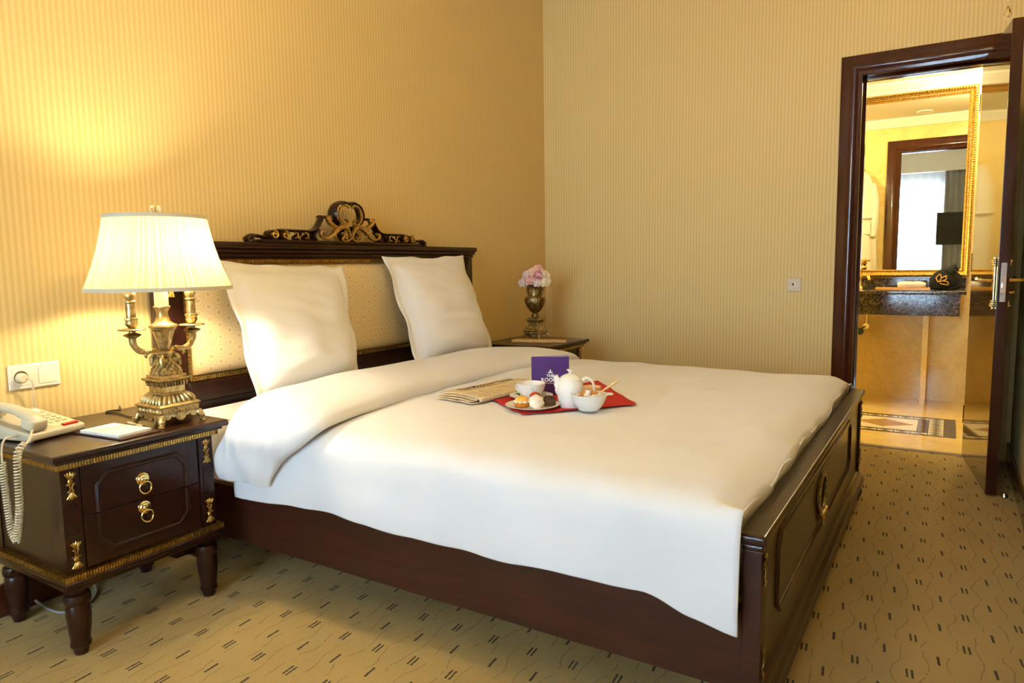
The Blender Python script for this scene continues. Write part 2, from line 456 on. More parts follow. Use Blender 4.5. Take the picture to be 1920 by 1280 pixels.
# ---- window in the wall behind the camera
w1 = thing('window_1', None, None, (1.5, YF-.06, .28), kind='structure')
fr = MB().box(.5, .56, YF-.10, YF-.04, .28, 2.56).box(2.44, 2.5, YF-.10, YF-.04, .28, 2.56).box(.56, 2.44, YF-.10, YF-.04, .28, .34).box(.56, 2.44, YF-.10, YF-.04, 2.50, 2.56).box(1.46, 1.54, YF-.10, YF-.04, .34, 2.50).box(.56,1.46,YF-.095,YF-.045,1.86,1.90).box(1.54,2.44,YF-.095,YF-.045,1.86,1.90)
fr.build('window_frame', M_ivoryw, w1, bevel=.004)
for (a, b) in ((.56, 1.46), (1.54, 2.44)):
    for (c, d) in ((.34, 1.86), (1.90, 2.50)):
        B(a, b, YF-.073, YF-.069, c, d).build('pane', M_glass, w1, smooth=False)
B(.46, 2.54, YF-.04, YF+.14, .25, .28).build('window_sill', M_ivoryw, w1, bevel=.006)
def drape(name, x0, x1, y, z0, z1, folds, amp, mat, label, cat, thick=.002):
    def g(u, v):
        x = x0+(x1-x0)*u; z = z1+(z0-z1)*v
        k = .55+.45*v
        return (x+.006*sin(u*folds*4*PI+v*2), y+amp*k*sin(u*folds*2*PI+.6*sin(3*v+u*5))+.006*noise.noise((x*9, z*2, 1)), z)
    o = MB().grid(g, int(folds*14)+2, 14).build(name, mat, None, ang=180, solid=thick)
    return tag(o, label, cat)
drape('sheer_curtain', .48, 2.52, YF+.16, .10, 2.72, 15, .018, M_sheer, 'white sheer voile curtain hanging across the bright window', 'curtain', .001)
drape('drape', 2.44, 2.84, YF+.27, .04, 2.72, 4.5, .035, M_curtain, 'grey pleated drape at the right side of the window, behind the television', 'curtain')
drape('drape', .12, .52, YF+.27, .04, 2.72, 4.5, .035, M_curtain, 'grey pleated drape at the left side of the window, away from the television', 'curtain')
cr = thing('curtain_pelmet', 'white curtain pelmet box fixed under the bedroom ceiling at the window', 'pelmet', (1.5, YF+.2, 2.72))
B(.02, 2.90, YF+.10, YF+.33, 2.72, ZC-.001).build('fascia', M_ivoryw, cr, bevel=.006)

# ---- television on a wall arm, seen in the bathroom mirror
tv = thing('television', 'flat black television on a swivel wall arm near the window', 'television', (2.55, -2.75, 1.62), math.radians(-17))
B(-.19, .19, -.022, .022, -.265, .265).build('casing', M_black, tv, bevel=.008, local=True)
t_scr = NT('dark_screen'); t_scr.set(Base_Color=t_scr.ramp(t_scr.noise(2, 1), [(0, (.01,.014,.018,1)), (1, (.016,.022,.028,1))]), Roughness=.15)
B(-.172, .172, .022, .0235, -.235, .247).build('screen', t_scr.m, tv, local=True, smooth=False)
B(-.06, .06, -.05, -.022, -.10, .10).build('mount_plate', M_black, tv, bevel=.004, local=True)
MB().tube(catmull([(0,-.05,-.0),(.08,-.12,-.16),(.22,-.10,-.20),(.355,-.07,-.20)], 6), .016, 10).build('arm', M_black, tv, local=True)
B(.335, .352, -.15, .02, -.29, -.11).build('wall_bracket', M_black, tv, bevel=.004, local=True)

# ---- ceiling chandelier (above the picture) that lights the room
CX, CY = 1.45, -.42
ch = thing('chandelier', 'brass ceiling light with glass bowls hanging above the near bedside', 'chandelier', (CX, CY, ZC))
MB().lathe([(.001,ZC-.001),(.07,ZC-.001),(.065,ZC-.02),(.03,ZC-.035),(.012,ZC-.05),(.012,2.42),(.03,2.41),(.035,2.37),(.02,2.34),(.001,2.33)], (CX,CY,0), 20).build('stem', M_brass, ch)
for k in range(5):
    a = 2*PI*k/5+.3; c, s = cos(a), sin(a)
    arm = MB().tube([(CX+c*r, CY+s*r, z) for r, z in ((.02,2.38),(.10,2.34),(.18,2.36),(.20,2.42))], .007, 8).build('arm', M_brass, ch)
    MB().lathe([(.015,2.42),(.04,2.44),(.06,2.48),(.066,2.53),(.062,2.53),(.055,2.48),(.036,2.447),(.012,2.427)], (CX+c*.2,CY+s*.2,0), 18).build('bowl', M_glass, arm)
    MB().ball((CX+c*.2,CY+s*.2,2.475), .022).build('bulb', M_bulb, arm)
point('chandelier_light', (CX, CY, 2.27), CEIL_W, WARM, .09)

# ---- crystal sconce on the right wall: only its lowest drops hang into the picture
SY = 1.45
sc = thing('crystal_sconce', 'brass wall sconce with dangling cut crystal drops at the upper right', 'wall lamp', (XR, SY, 2.25))
MB().lathe([(.001,0),(.05,0),(.055,-.01),(.03,-.022),(.012,-.03),(.001,-.032)], (XR-.001,SY,2.30), 18, 'x').build('backplate', M_brass, sc)
MB().tube(catmull([(XR-.02,SY,2.30),(XR-.09,SY,2.25),(XR-.16,SY,2.27),(XR-.178,SY,2.335)], 6), .006, 8).build('arm', M_brass, sc)
MB().lathe([(.006,2.33),(.05,2.337),(.054,2.342),(.02,2.345),(.012,2.36),(.012,2.40),(.001,2.40)], (XR-.178,SY,0), 18).build('drip_pan', M_brass, sc)
MB().ball((XR-.178,SY,2.425), .018, sc=(1,1,1.7)).build('bulb', M_bulb, sc)
for (dx, dy, zt, ln, big) in ((-.0,0,2.330,.30,.014),(.036,.0,2.335,.22,.012),(-.04,.02,2.335,.2,.012),(0,.045,2.335,.2,.012),(0,-.045,2.335,.21,.012)):
    x, y = XR-.178+dx, SY+dy
    st = MB(); st.tube([(x,y,zt),(x,y,zt-ln+.045)], .0012, 5)
    z = zt-.03
    while z > zt-ln+.055:
        st.ball((x,y,z), .007, 8, 5); z -= .022
    st.lathe([(.001,zt-ln),(big*.75,zt-ln+.012),(big,zt-ln+.02),(big*.7,zt-ln+.036),(.002,zt-ln+.05)], (x,y,0), 8)
    st.build('crystal_drop', M_crystal, sc, ang=5)
point('sconce_light', (XR-.178, SY, 2.47), SCONCE_W, WARM, .02)

# ---- bedroom door, standing open
dr = thing('door_1', None, None, (2.698, 2.703, 0), math.atan2(-.733, .086), kind='structure')
LW, LT = .735, .046
leaf = B(0, LW, 0, LT, .012, 2.172).build('door_leaf', M_woodd, dr, bevel=.003, local=True)
tag(leaf, 'glossy lacquered mahogany door leaf')
lp = B(LW-.001, LW+.0015, .012, .034, .922, 1.10).build('lock_plate', M_steel, dr, local=True, bevel=.0006)
B(LW+.001, LW+.008, .017, .029, .985, 1.01).build('latch', M_chrome, lp, local=True, bevel=.002)
B(LW+.001, LW+.0022, .0125, .0335, .965, 1.045).build('strike_face', M_chrome, lp, local=True)
for sgn in (-1, 1):
    y0 = 0 if sgn < 0 else LT
    e = MB()
    e.box(.655, .69, min(y0,y0+sgn*.008), max(y0,y0+sgn*.008), .925, 1.085)
    for zz, d in ((1.085,1),(.925,-1)):
        for k, (w, h, t) in enumerate(((.022,.010,.012),(.018,.010,.014),(.024,.008,.016),(.014,.012,.010))):
            z0 = zz + d*(k*.010); z1 = z0 + d*h
            e.box(.6725-w, .6725+w, min(y0,y0+sgn*t), max(y0,y0+sgn*t), min(z0,z1), max(z0,z1))
    es = e.build('escutcheon', M_brass, dr, bevel=.003, local=True)
    MB().tube(catmull([(.6725,y0,1.02),(.6725,y0+sgn*.05,1.02),(.66,y0+sgn*.058,1.02),(.62,y0+sgn*.058,1.018),(.57,y0+sgn*.055,1.02),(.555,y0+sgn*.05,1.024)], 5), [.0085]*6+[.009]*15+[.011]*5, 10).build('lever', M_brass, es, local=True)
    MB().lathe([(.001,0),(.012,0),(.012,.006),(.006,.012),(.006,.024),(.010,.026),(.010,.03),(.001,.031)], (.6725, y0, .962), 12, 'y').rot(Matrix.Identity(4)).build('thumb_turn', M_brass, es, local=True)
for z in (.25, 1.1, 1.95):
    MB().lathe([(.008,z-.05),(.008,z+.05)], (-.006,.004,0), 10).build('hinge', M_brass, dr, local=True)
MB().lathe([(.001,.001),(.016,.001),(.016,.012),(.010,.022),(.001,.026)], (2.86,1.99,0), 14).build('door_stop', M_chrome)
tag(bpy.data.objects['door_stop'], 'small chrome door stop on the carpet at the foot of the open door', 'door stop')

# ================================================================== BATHROOM
struct('wall_bathroom_back', B(.6, XR, YM, YM+.1, -.12, BC+.02), M_marble)
struct('wall_bathroom_left', B(.5, .6, 2.83, YM+.1, -.12, BC+.02), M_marble)
struct('wall_bathroom_right', B(XR-.012, XR, 2.852, YM, 0, BC), M_marble)
cl = MB().box(.6, 2.10, 2.83, 2.85, 0, BC).box(2.762, XR-.012, 2.83, 2.85, 0, BC).box(2.10, 2.762, 2.83, 2.85, 2.205, BC)
struct('wall_bathroom_front', cl, M_marble)
struct('ceiling_bathroom', B(.5, XR, 2.83, YM+.1, BC, BC+.08), M_ceil)
struct('trim_bathroom_cornice', MB().sweep([(a*.8, -b*.8) for a, b in CR], [(.6,2.85,BC),(.6,YM,BC),(XR-.012,YM,BC),(XR-.012,2.85,BC)], (0,0,1), closed=True), M_ceil)
bf = struct('floor_bathroom', B(.6, XR, 2.728, YM+.05, -.12, -.012), M_mfloor)
PX0, PX1, PY0, PY1 = 1.25, 2.676, 3.175, 3.785
g_ = .001
for a in ((.6,XR,2.762,PY0),(.6,XR,PY1,YM),(.6,PX0,PY0,PY1),(PX1,XR,PY0,PY1)):
    B(a[0]+g_, a[1]-g_, a[2]+g_, a[3]-g_, -.012, 0).build('marble_slab', M_mfloor, bf)
def inlay(name, poly, mat, z1=0.0, z0=-.011):
    return MB().prism(poly, z0, z1).build(name, mat, bf, smooth=False)
R4 = lambda a,b,c,d: [(a,c),(b,c),(b,d),(a,d)]
inlay('dark_inlay', R4(2.606,PX1-g_,PY0+g_,PY1-g_), M_mdark)
inlay('light_inlay', R4(2.522,2.605,PY0+.03,PY1-.03), M_mlight, -.0006)
inlay('dark_inlay', R4(2.455,2.521,PY0+.115,PY1-.115), M_mdark)
for y0, y1 in ((PY1-.03, PY1-g_), (PY0+g_, PY0+.03)): inlay('dark_inlay', R4(PX0+g_,2.605,y0,y1), M_mdark)
n = 10; st = (PY1-PY0-.06)/n
for i in range(n):
    yc = PY0+.03+st*(i+.5)
    inlay('dark_diamond', [(2.524,yc),(2.563,yc-st*.42),(2.603,yc),(2.563,yc+st*.42)], M_mdark, .0002)
for y0, y1 in ((PY1-.096, PY1-.031), (PY0+.031, PY0+.096)):
    inlay('dark_inlay', R4(PX0+g_,2.521,y0,y1), M_mdark, -.0006)
    m = 13; sx = (2.521-PX0)/m; ym = (y0+y1)/2
    for i in range(m):
        xc = PX0+sx*(i+.5)
        inlay('light_triangle', [(xc-sx*.46,y0+.006),(xc,ym-.001),(xc-sx*.46,y1-.006)], M_mlight, .0002)
        inlay('light_triangle', [(xc+sx*.46,y0+.006),(xc+sx*.46,y1-.006),(xc,ym+.001)], M_mlight, .0002)
for y0, y1 in ((PY1-.114, PY1-.097), (PY0+.097, PY0+.114)): inlay('dark_inlay', R4(PX0+g_,2.521,y0,y1), M_mdark)
inlay('light_inlay', R4(PX0+g_,2.454,PY0+.115,PY1-.115), M_mlight, -.0006)
for i in range(3):
    xc = 2.25-i*.42; yc = (PY0+PY1)/2
    inlay('brown_diamond', [(xc-.19,yc),(xc,yc-.13),(xc+.19,yc),(xc,yc+.13)], M_mbrown, .0000)
    inlay('dark_diamond', [(xc-.28,yc),(xc-.21,yc-.05),(xc-.14,yc),(xc-.21,yc+.05)], M_mdark, .0003)

# vanity
va = thing('vanity_counter', 'dark speckled granite vanity counter under the gilt mirror', 'counter', (1.9, 4.3, .70))
B(1.0, 2.705, 4.05, YM-.001, .862, .892).build('worktop', M_granite, va, bevel=.008, seg=3)
B(1.0, 2.67, 4.085, 4.11, .705, .862).build('apron', M_granite, va, bevel=.002)
B(1.0, 2.705, YM-.028, YM-.001, .892, .975).build('backsplash', M_granite, va, bevel=.003)
B(2.435, 2.475, 4.27, YM-.001, 0, .861).build('support_panel', M_marble, va, bevel=.002)
for x in (1.3, 2.43):
    B(x, x+.04, 4.11, YM-.001, .80, .861).build('bracket', M_steel, va)
# gilt mirror
mr = thing('wall_mirror', 'large bathroom mirror in a carved gilt frame above the counter', 'mirror', (2.0, YM, 1.7))
MX0, MX1, MZ0, MZ1 = 1.25, 2.722, .985, 2.412
B(MX0+.05, MX1-.05, YM-.022, YM-.014, MZ0+.045, MZ1-.045).build('mirror_glass', M_mirror, mr, smooth=False)
MP = [(0,0),(0,.030),(.006,.036),(.016,.036),(.020,.030),(.040,.024),(.048,.030),(.056,.026),(.060,.016),(.060,0)]
mp = [(MX0,YM-.001,MZ0),(MX0,YM-.001,MZ1),(MX1,YM-.001,MZ1),(MX1,YM-.001,MZ0)]
M_giltf = metal('gilt_frame', (.42,.25,.05,1), (.72,.48,.13,1), .32, 70, 1, .2)
mfr = MB().sweep(MP, mp, (0,-1,0), closed=True).build('gilt_frame', M_giltf, mr, ang=50)
bd = MB(); yb = YM-.038
def beads(a, b, n):
    for i in range(n):
        t = (i+.5)/n; p = [a[q]+(b[q]-a[q])*t for q in range(3)]
        bd.ball(p, .0075, 6, 4)
beads((MX1-.011,yb,MZ0+.02),(MX1-.011,yb,MZ1-.02),78); beads((MX0+.02,yb,MZ1-.011),(MX1-.02,yb,MZ1-.011),80); beads((MX0+.02,yb,MZ0+.011),(MX1-.02,yb,MZ0+.011),80)
bd.build('beading', metal('dark_gilding', (.10,.06,.015,1), (.45,.28,.07,1), .4, 200), mfr)
# tap at the left edge of the doorway
tp = thing('basin_tap', 'gold bathroom tap with a curved spout on the granite counter', 'tap', (1.985, 4.33, .892))
MB().lathe([(.001,.892),(.028,.892),(.028,.90),(.018,.91),(.013,.93),(.013,1.04),(.02,1.05),(.02,1.065),(.009,1.075),(.016,1.09),(.022,1.11),(.016,1.13),(.001,1.135)], (1.985,4.33,0), 16).build('column', M_brass, tp)
MB().tube(catmull([(1.985,4.33,.985),(2.02,4.29,1.0),(2.05,4.25,.995),(2.062,4.23,.965)], 6), .011, 10).build('spout', M_brass, tp)
MB().tube([(1.985,4.33,1.115),(2.025,4.33,1.12)], .006, 8).build('lever', M_brass, tp)
# shut-off valve and pipe under the counter
vv = thing('shutoff_valve', 'chrome shut-off valve with a dark green wheel under the counter', 'valve', (2.03, 4.47, .585))
MB().lathe([(.001,0),(.024,0),(.024,.006),(.010,.012),(.010,.06),(.018,.064),(.018,.075),(.001,.078)], (2.033,4.43,.587), 14, 'y').rot(Matrix.Identity(4)).build('flange', M_chrome, vv)
MB().tube(catmull([(2.033,4.44,.587),(2.0,4.42,.56),(1.985,4.41,.53)], 5), .009, 8).build('pipe', M_chrome, vv)
MB().lathe([(.001,-.012),(.026,-.012),(.030,0),(.026,.012),(.001,.012)], (1.992,4.395,.545), 14, 'y').build('wheel', plain('green_plastic', (.02,.07,.05,1), .4), vv)
MB().tube(catmull([(2.033,4.44,.60),(2.036,4.44,.66),(2.03,4.43,.72)], 5), .005, 8).build('riser', M_chrome, vv)
MB().tube(catmull([(1.985,4.41,.53),(1.965,4.41,.48),(1.95,4.42,.40)], 5), .010, 8).build('drain_pipe', M_chrome, vv)
# things on the counter
tr = thing('amenity_tray', 'long yellow amenity tray on the granite counter', 'tray', (2.30, 4.17, .893))
B(2.12, 2.47, 4.12, 4.22, .8925, .900).build('base', plain('yellow_lacquer', srgb(225,170,40), .3), tr, bevel=.002)
MB().sweep([(0,0),(0,.018),(.006,.018),(.006,0)], [(2.12,4.12,.893),(2.47,4.12,.893),(2.47,4.22,.893),(2.12,4.22,.893)], (0,0,1), closed=True).build('rim', bpy.data.materials['yellow_lacquer'], tr, bevel=.001)
def towel(u, v):
    a = 2*PI*v; x = 2.262+.185*u
    e = 1-.45*abs(2*u-1)**4
    return (x, 4.175+.042*cos(a)*e, .930+.028*sin(a)*e*(1+.08*sin(u*9))+.004*noise.noise((u*6,v*6,0)))
tw = MB().grid(towel, 20, 18, cv=True)
tw.f.append(tuple(range(18))); tw.f.append(tuple(19*18+k for k in range(18))[::-1])
tw = tw.build('hand_towel', M_white, None, ang=60)
tag(tw, 'small rolled white towel on the yellow tray', 'towel')
bg = thing('drawstring_bag', 'black cloth bag with a gold emblem leaning on the granite counter', 'bag', (2.57, 4.22, .893))
M_blackc = fabric('black_velvet', (.006,.006,.008,1), 600, .3, .9, .0)
def bagf(d):
    k = 1+.06*noise.noise(d*2.3)
    if d.z < -.55: k *= .55/abs(d.z)
    return k
MB().ball((2.572,4.20,.9485), .10, 22, 14, (1.08,.55,.98), bagf).build('pouch', M_blackc, bg)
MB().tube(catmull([(2.60,4.20,1.02),(2.625,4.20,1.05),(2.645,4.2,1.06)], 5), [.05,.048,.044,.04,.035,.03,.028,.03,.03,.028,.02], 12).build('gathered_neck', M_blackc, bg)
MB().tube(catmull([(2.62,4.16,1.04),(2.67,4.14,.99),(2.665,4.13,.93),(2.60,4.11,.905)], 6), .004, 6).build('cord', M_blackc, bg)
M_yel = plain('gold_print', srgb(225,170,35), .5)
em = MB()
def bagsurf(x, z): return 4.20-.055*math.sqrt(max(.05, 1-((x-2.572)/.108)**2-((z-.9485)/.098)**2))-.004
for pl in ([(-.045,.02),(-.02,.045),(-.012,.015),(-.03,-.01),(-.045,.02)], [(-.012,.015),(.012,.03),(.022,.012),(.0,-.002),(-.03,-.012)], [(.0,-.002),(.03,-.012),(.034,-.032),(.006,-.028),(-.018,-.022)], [(.01,.03),(.026,.034)]):
    pp = catmull([(2.555+a, 0, .965+b) for a, b in pl], 5)
    em.tube([(p.x, bagsurf(p.x, p.z), p.z) for p in pp], .0032, 6)
em.build('emblem', M_yel, bg)
# bathrobe on the wall beside the doorway, bathroom side
rb = thing('bathrobe', 'white towelling bathrobe hanging on the marble bathroom wall', 'bathrobe', (1.82, 2.86, 1.9))
M_terry = fabric('white_terry', (.80,.76,.66,1), 220, .5)
def robe(u, v):
    z = 2.0-1.05*v
    w = interp([0,.08,.25,.5,1], [.025,.075,.115,.125,.14], v); t = interp([0,.08,.3,1], [.02,.045,.065,.06], v)
    a = 2*PI*u; fold = 1+.10*sin(a*5+v*3)
    return (1.815+w*cos(a)*fold, 2.925+t*sin(a)*fold, z)
r_ = MB().grid(robe, 40, 24, cu=True); r_.f.append(tuple(i*24+23 for i in range(40))); r_.f.append(tuple(i*24 for i in range(40))[::-1])
r_.build('robe_body', M_terry, rb, ang=80)
MB().tube(catmull([(1.90,2.95,1.88),(1.935,2.95,1.70),(1.925,2.95,1.45),(1.915,2.95,1.36)], 6), [.035]*10+[.04]*9, 12).build('sleeve', M_terry, rb)
B(1.83, 1.90, 2.985, 2.996, 1.38, 1.50).build('pocket', M_terry, rb, bevel=.004)
MB().tube(catmull([(1.70,2.99,1.55),(1.82,3.0,1.545),(1.93,2.97,1.55)], 6), .014, 8).build('belt', M_terry, rb)
MB().tube([(1.815,2.85,2.03),(1.815,2.90,2.025),(1.815,2.915,2.045)], .007, 8).build('hook', M_brass, rb)
# downlights
for k, (x, y, w) in enumerate(((.95, 3.9, BATH_W), (2.80, 4.05, BATH_W*.8), (2.33, 3.14, BATH_W*.5))):
    dl = thing('downlight', ['round recessed bathroom ceiling light at the far left', 'round recessed bathroom ceiling light at the far right', 'round unlit ceiling fitting seen in the gilt mirror'][k], 'ceiling light', (x, y, BC), group='bathroom downlights')
    MB().lathe([(.045,BC-.001),(.07,BC-.001),(.07,BC-.008),(.06,BC-.012),(.045,BC-.008),(.045,BC-.001)], (x,y,0), 24).build('ring', M_ceil, dl)
    MB().lathe([(.001,BC-.002),(.045,BC-.002),(.04,BC-.006),(.001,BC-.007)], (x,y,0), 20).build('lens', M_bulb if k < 2 else M_ceil, dl)
    if k < 2: point('downlight_lamp', (x, y, BC-.06), w, (1,.90,.50), .04)
# ================================================================== BED
YC = .62
bed = thing('bed', 'large dark mahogany bed with gilt carving and cream upholstered headboard', 'bed', (1.15, YC, 0))
hb = MB().box(.02,.080,-.408,-.308,.0,1.172).box(.02,.080,1.548,1.640,.0,1.172).box(.02,.080,-.308,1.548,1.150,1.172).box(.02,.066,-.308,1.548,.14,.60)
headb = hb.build('headboard', M_wood, bed, bevel=.004)
MB().box(.02,.084,-.308,1.548,.596,.685).build('lower_rail', M_wood, headb, bevel=.012, seg=3)
cp = MB().box(.02,.086,-.412,1.645,1.172,1.190).box(.02,.096,-.420,1.652,1.190,1.208)
cp.build('cornice', M_wood, headb, bevel=.006, seg=3)
MB().box(.02,.108,-.430,1.660,1.208,1.236).build('cornice_cap', M_wood, headb, bevel=.009, seg=3)
def up(u, v):
    a, b = 2*u-1, 2*v-1
    k = (1-abs(a)**14)*(1-abs(b)**7)
    return (.060+.030*k**.6, -.292+1.824*u, .704+.444*v)
MB().grid(up, 60, 22).build('upholstered_panel', M_hex, headb, ang=180)
gt = MB()
def ribs_y(mb, x0, x1, y0, y1, z0, z1, n):
    s = (y1-y0)/n
    for i in range(n): mb.box(x0, x1, y0+s*(i+.12), y0+s*(i+.88), z0, z1)
    mb.box(x0, x1-(x1-x0)*.45, y0, y1, z0, z1)
def ribs_z(mb, x0, x1, y0, y1, z0, z1, n):
    s = (z1-z0)/n
    for i in range(n): mb.box(x0, x1, y0, y1, z0+s*(i+.12), z0+s*(i+.88))
    mb.box(x0, x1-(x1-x0)*.45, y0, y1, z0, z1)
ribs_y(gt, .06, .086, -.306, 1.546, 1.149, 1.163, 190); ribs_y(gt, .06, .087, -.306, 1.546, .686, .702, 190)
ribs_z(gt, .06, .086, -.307, -.292, .702, 1.149, 46); ribs_z(gt, .06, .086, 1.532, 1.547, .702, 1.149, 46)
gt.build('gilt_gimp', M_gold, headb)
# carved crest
yc = .585; UPX = (1,0,0)
crest = MB().box(.045,.108, yc-.53, yc+.53, 1.236, 1.250).build('crest', M_wood, bed, bevel=.004)
for s in (-1, 1):
    Y = lambda d, z, x=.078: (x, yc+s*d, z)
    MB().tube(catmull([Y(.47,1.252),(.078,yc+s*.52,1.262),(.078,yc+s*.56,1.264),(.078,yc+s*.585,1.252),(.078,yc+s*.575,1.240),(.078,yc+s*.560,1.246)], 6), [.008]*12+[.010]*10+[.012]*9, 10, flat=2.2, up=UPX).build('end_scroll', M_wood, crest)
    MB().tube(catmull([Y(.43,1.288),Y(.40,1.292),Y(.30,1.292),Y(.24,1.294),Y(.205,1.308),Y(.182,1.335),Y(.168,1.360)], 6), .0075, 8, flat=3.4, up=UPX).build('side_bar', M_wood, crest)
    MB().tube([Y(.176,1.362),Y(.13,1.364),Y(.088,1.364)], .0075, 8, flat=3.4, up=UPX).build('shoulder', M_wood, crest)
    MB().tube(catmull([Y(.072,1.335),Y(.092,1.362),Y(.093,1.392),Y(.075,1.421),Y(.040,1.437),Y(.012,1.434),Y(0,1.426)], 6), .0085, 8, flat=3.6, up=UPX).build('ring_half', M_wood, crest)
    MB().tube(catmull([Y(.072,1.338),Y(.05,1.322),Y(.02,1.316),Y(0,1.316)], 5), .008, 8, flat=3.0, up=UPX).build('ring_base', M_wood, crest)
    for d in (.385, .315, .262):
        MB().tube(catmull([Y(d,1.249),Y(d+.014,1.262),Y(d-.012,1.278),Y(d+.004,1.291)], 5), .008, 8, flat=2.8, up=UPX).build('divider', M_wood, crest)
    MB().tube(catmull([Y(.20,1.300),Y(.225,1.275),Y(.215,1.252)], 5), .010, 8, flat=2.6, up=UPX).build('divider', M_wood, crest)
    MB().tube(catmull([Y(.02,1.250),Y(.05,1.280),Y(.03,1.315)], 5), .009, 8, flat=2.2, up=UPX).build('divider', M_wood, crest)
    X1 = .106
    G = lambda pts, r, k=6: MB().tube(catmull([(X1, yc+s*d, z) for d, z in pts], k), r, 8, flat=1.3, up=UPX)
    G([(.012,1.410),(.020,1.422),(.042,1.421),(.066,1.402),(.074,1.372),(.062,1.342),(.036,1.330),(.020,1.338),(.024,1.352),(.036,1.350)], .0062).build('gilt_scroll', M_gold, crest)
    n_ = 6*8+1
    G([(.008,1.272),(.022,1.306),(.052,1.320),(.092,1.306),(.125,1.278),(.160,1.262),(.192,1.268),(.196,1.288),(.178,1.290)], [.006+.0075*sin(PI*min(1,i/(n_*.72)))**1.2 if i < n_*.72 else .0075 for i in range(n_)]).build('gilt_leaf', M_gold, crest)
    G([(.075,1.312),(.105,1.318),(.135,1.332),(.150,1.352),(.138,1.358),(.128,1.349)], [.004+.007*sin(PI*i/31)+.001 for i in range(31)]).build('gilt_leaf', M_gold, crest)
    G([(.020,1.300),(.044,1.292),(.050,1.272),(.036,1.262),(.030,1.272)], .0045).build('gilt_scroll', M_gold, crest)
    G([(.0,1.268),(.016,1.256),(.040,1.250),(.060,1.256),(.056,1.268),(.046,1.264)], .0055).build('gilt_scroll', M_gold, crest)
    G([(.100,1.302),(.108,1.285),(.100,1.268),(.112,1.280)], .004).build('gilt_leaf', M_gold, crest)
    for d, r in ((.405,.018),(.462,.018)):
        MB().tube([(X1,yc+s*d+a-s*d,z) for a, z in [(s*d+q[0],q[1]) for q in scroll((0,1.270), r, .004, 1.35, PI/2 if s > 0 else PI/2, 24, s)]], .0052, 8, flat=1.8, up=UPX).build('gilt_volute', M_gold, crest)
        MB().lathe([(.001,0),(.020,0),(.022,.02),(.020,.045),(.001,.045)], (.055, yc+s*d, 1.270), 14, 'x').build('scroll_drum', M_wood, crest)
    for d in (.345, .286):
        G([(d+.008,1.282),(d-.010,1.280),(d-.010,1.262),(d+.006,1.258)], .004).build('gilt_scroll', M_gold, crest)
MB().box(.098,.116,yc-.014,yc+.014,1.264,1.270).box(.098,.116,yc-.012,yc+.012,1.273,1.279).box(.098,.116,yc-.014,yc+.014,1.282,1.288).build('gilt_clasp', M_gold, crest, bevel=.002)
# side rails
B(.066,2.236,-.3787,-.348,.135,.3364).build('side_rail', M_woodl, bed, bevel=.003)
B(.066,2.236,1.588,1.618,.135,.3364).build('side_rail', M_woodl, bed, bevel=.003)
slb = MB()
for i in range(9): slb.box(.2+i*.23,.28+i*.23,-.348,1.588,.27,.29)
slb.build('slat_base', plain('pine_slats', srgb(190,150,100), .6), bed)
# footboard
fb = B(2.238,2.268,-.392,1.640,.10,.487).build('footboard', M_wood, bed, bevel=.002)
B(2.228,2.287,-.411,1.656,.500,.5256).build('cap', M_wood, fb, bevel=.0085, seg=4)
B(2.233,2.279,-.402,1.648,.486,.500).build('cap_moulding', M_wood, fb, bevel=.004)
for a, b in ((-.397,-.345),(1.593,1.645)):
    B(2.234,2.276,a,b,.08,.486).build('corner_post', M_woodl, fb, bevel=.003)
fbm = [(2.268,y,z) for y, z in ((-.155,.452),(1.235,.452),(1.27,.420),(1.27,.278),(1.235,.250),(-.155,.250),(-.19,.278),(-.19,.420))]
MB().sweep([(-.009,0),(-.007,.005),(-.003,.008),(.003,.008),(.006,.004),(.009,.001),(.009,0)], fbm, (1,0,0), closed=True).build('panel_moulding', M_wood, fb)
bp = [(0,0),(.0,.030),(.012,.034),(.022,.028),(.032,.026),(.042,.014),(.056,.010),(.064,.004),(.072,0)]
bs = MB(); bs.add([(2.268-.02+ (0 if i == 0 else 0), 0, 0) for i in range(0)], [])
def extr(prof, y0, y1, x0, z0):
    n = len(prof); m = MB()
    m.add([(x0+b, y0, z0+a) for a, b in prof]+[(x0+b, y1, z0+a) for a, b in prof], [tuple(range(n)), tuple(range(n,2*n))[::-1]]+[(i,i+n,(i+1)%n+n,(i+1)%n) for i in range(n)])
    return m
extr(bp, -.402, 1.650, 2.266, .085).build('base_moulding', M_wood, fb, ang=25)
wr = MB()
WY, WZ, WA, WB_ = .50, .360, .078, .064
wr.tube([(2.272, WY+WA*sin(2*PI*i/40), WZ+WB_*cos(2*PI*i/40)) for i in range(40)], .0055, 8, closed=True)
for i in range(40):
    a = 2*PI*i/40+.1; p = Vector((2.275, WY+WA*sin(a), WZ+WB_*cos(a)))
    for w in (-1, 1):
        q = p + Vector((.002, w*.006*sin(a)+.006*cos(a), w*.006*cos(a)-.006*sin(a)))
        wr.ball(q, .0055, 6, 4, (.6,1,1))
wreath = wr.build('gilt_wreath', M_bronze, fb)
bw = MB()
bw.tube(catmull([(2.275,.50,.30),(2.282,.47,.285),(2.280,.455,.30),(2.282,.475,.305),(2.28,.50,.30)], 5), .006, 6)
bw.tube(catmull([(2.275,.50,.30),(2.282,.53,.285),(2.280,.545,.30),(2.282,.525,.305),(2.28,.50,.30)], 5), .006, 6)
bw.tube([(2.28,.495,.298),(2.28,.478,.262)], .005, 6); bw.tube([(2.28,.505,.298),(2.28,.522,.262)], .005, 6)
bw.build('ribbon_bow', M_bronze, wreath)
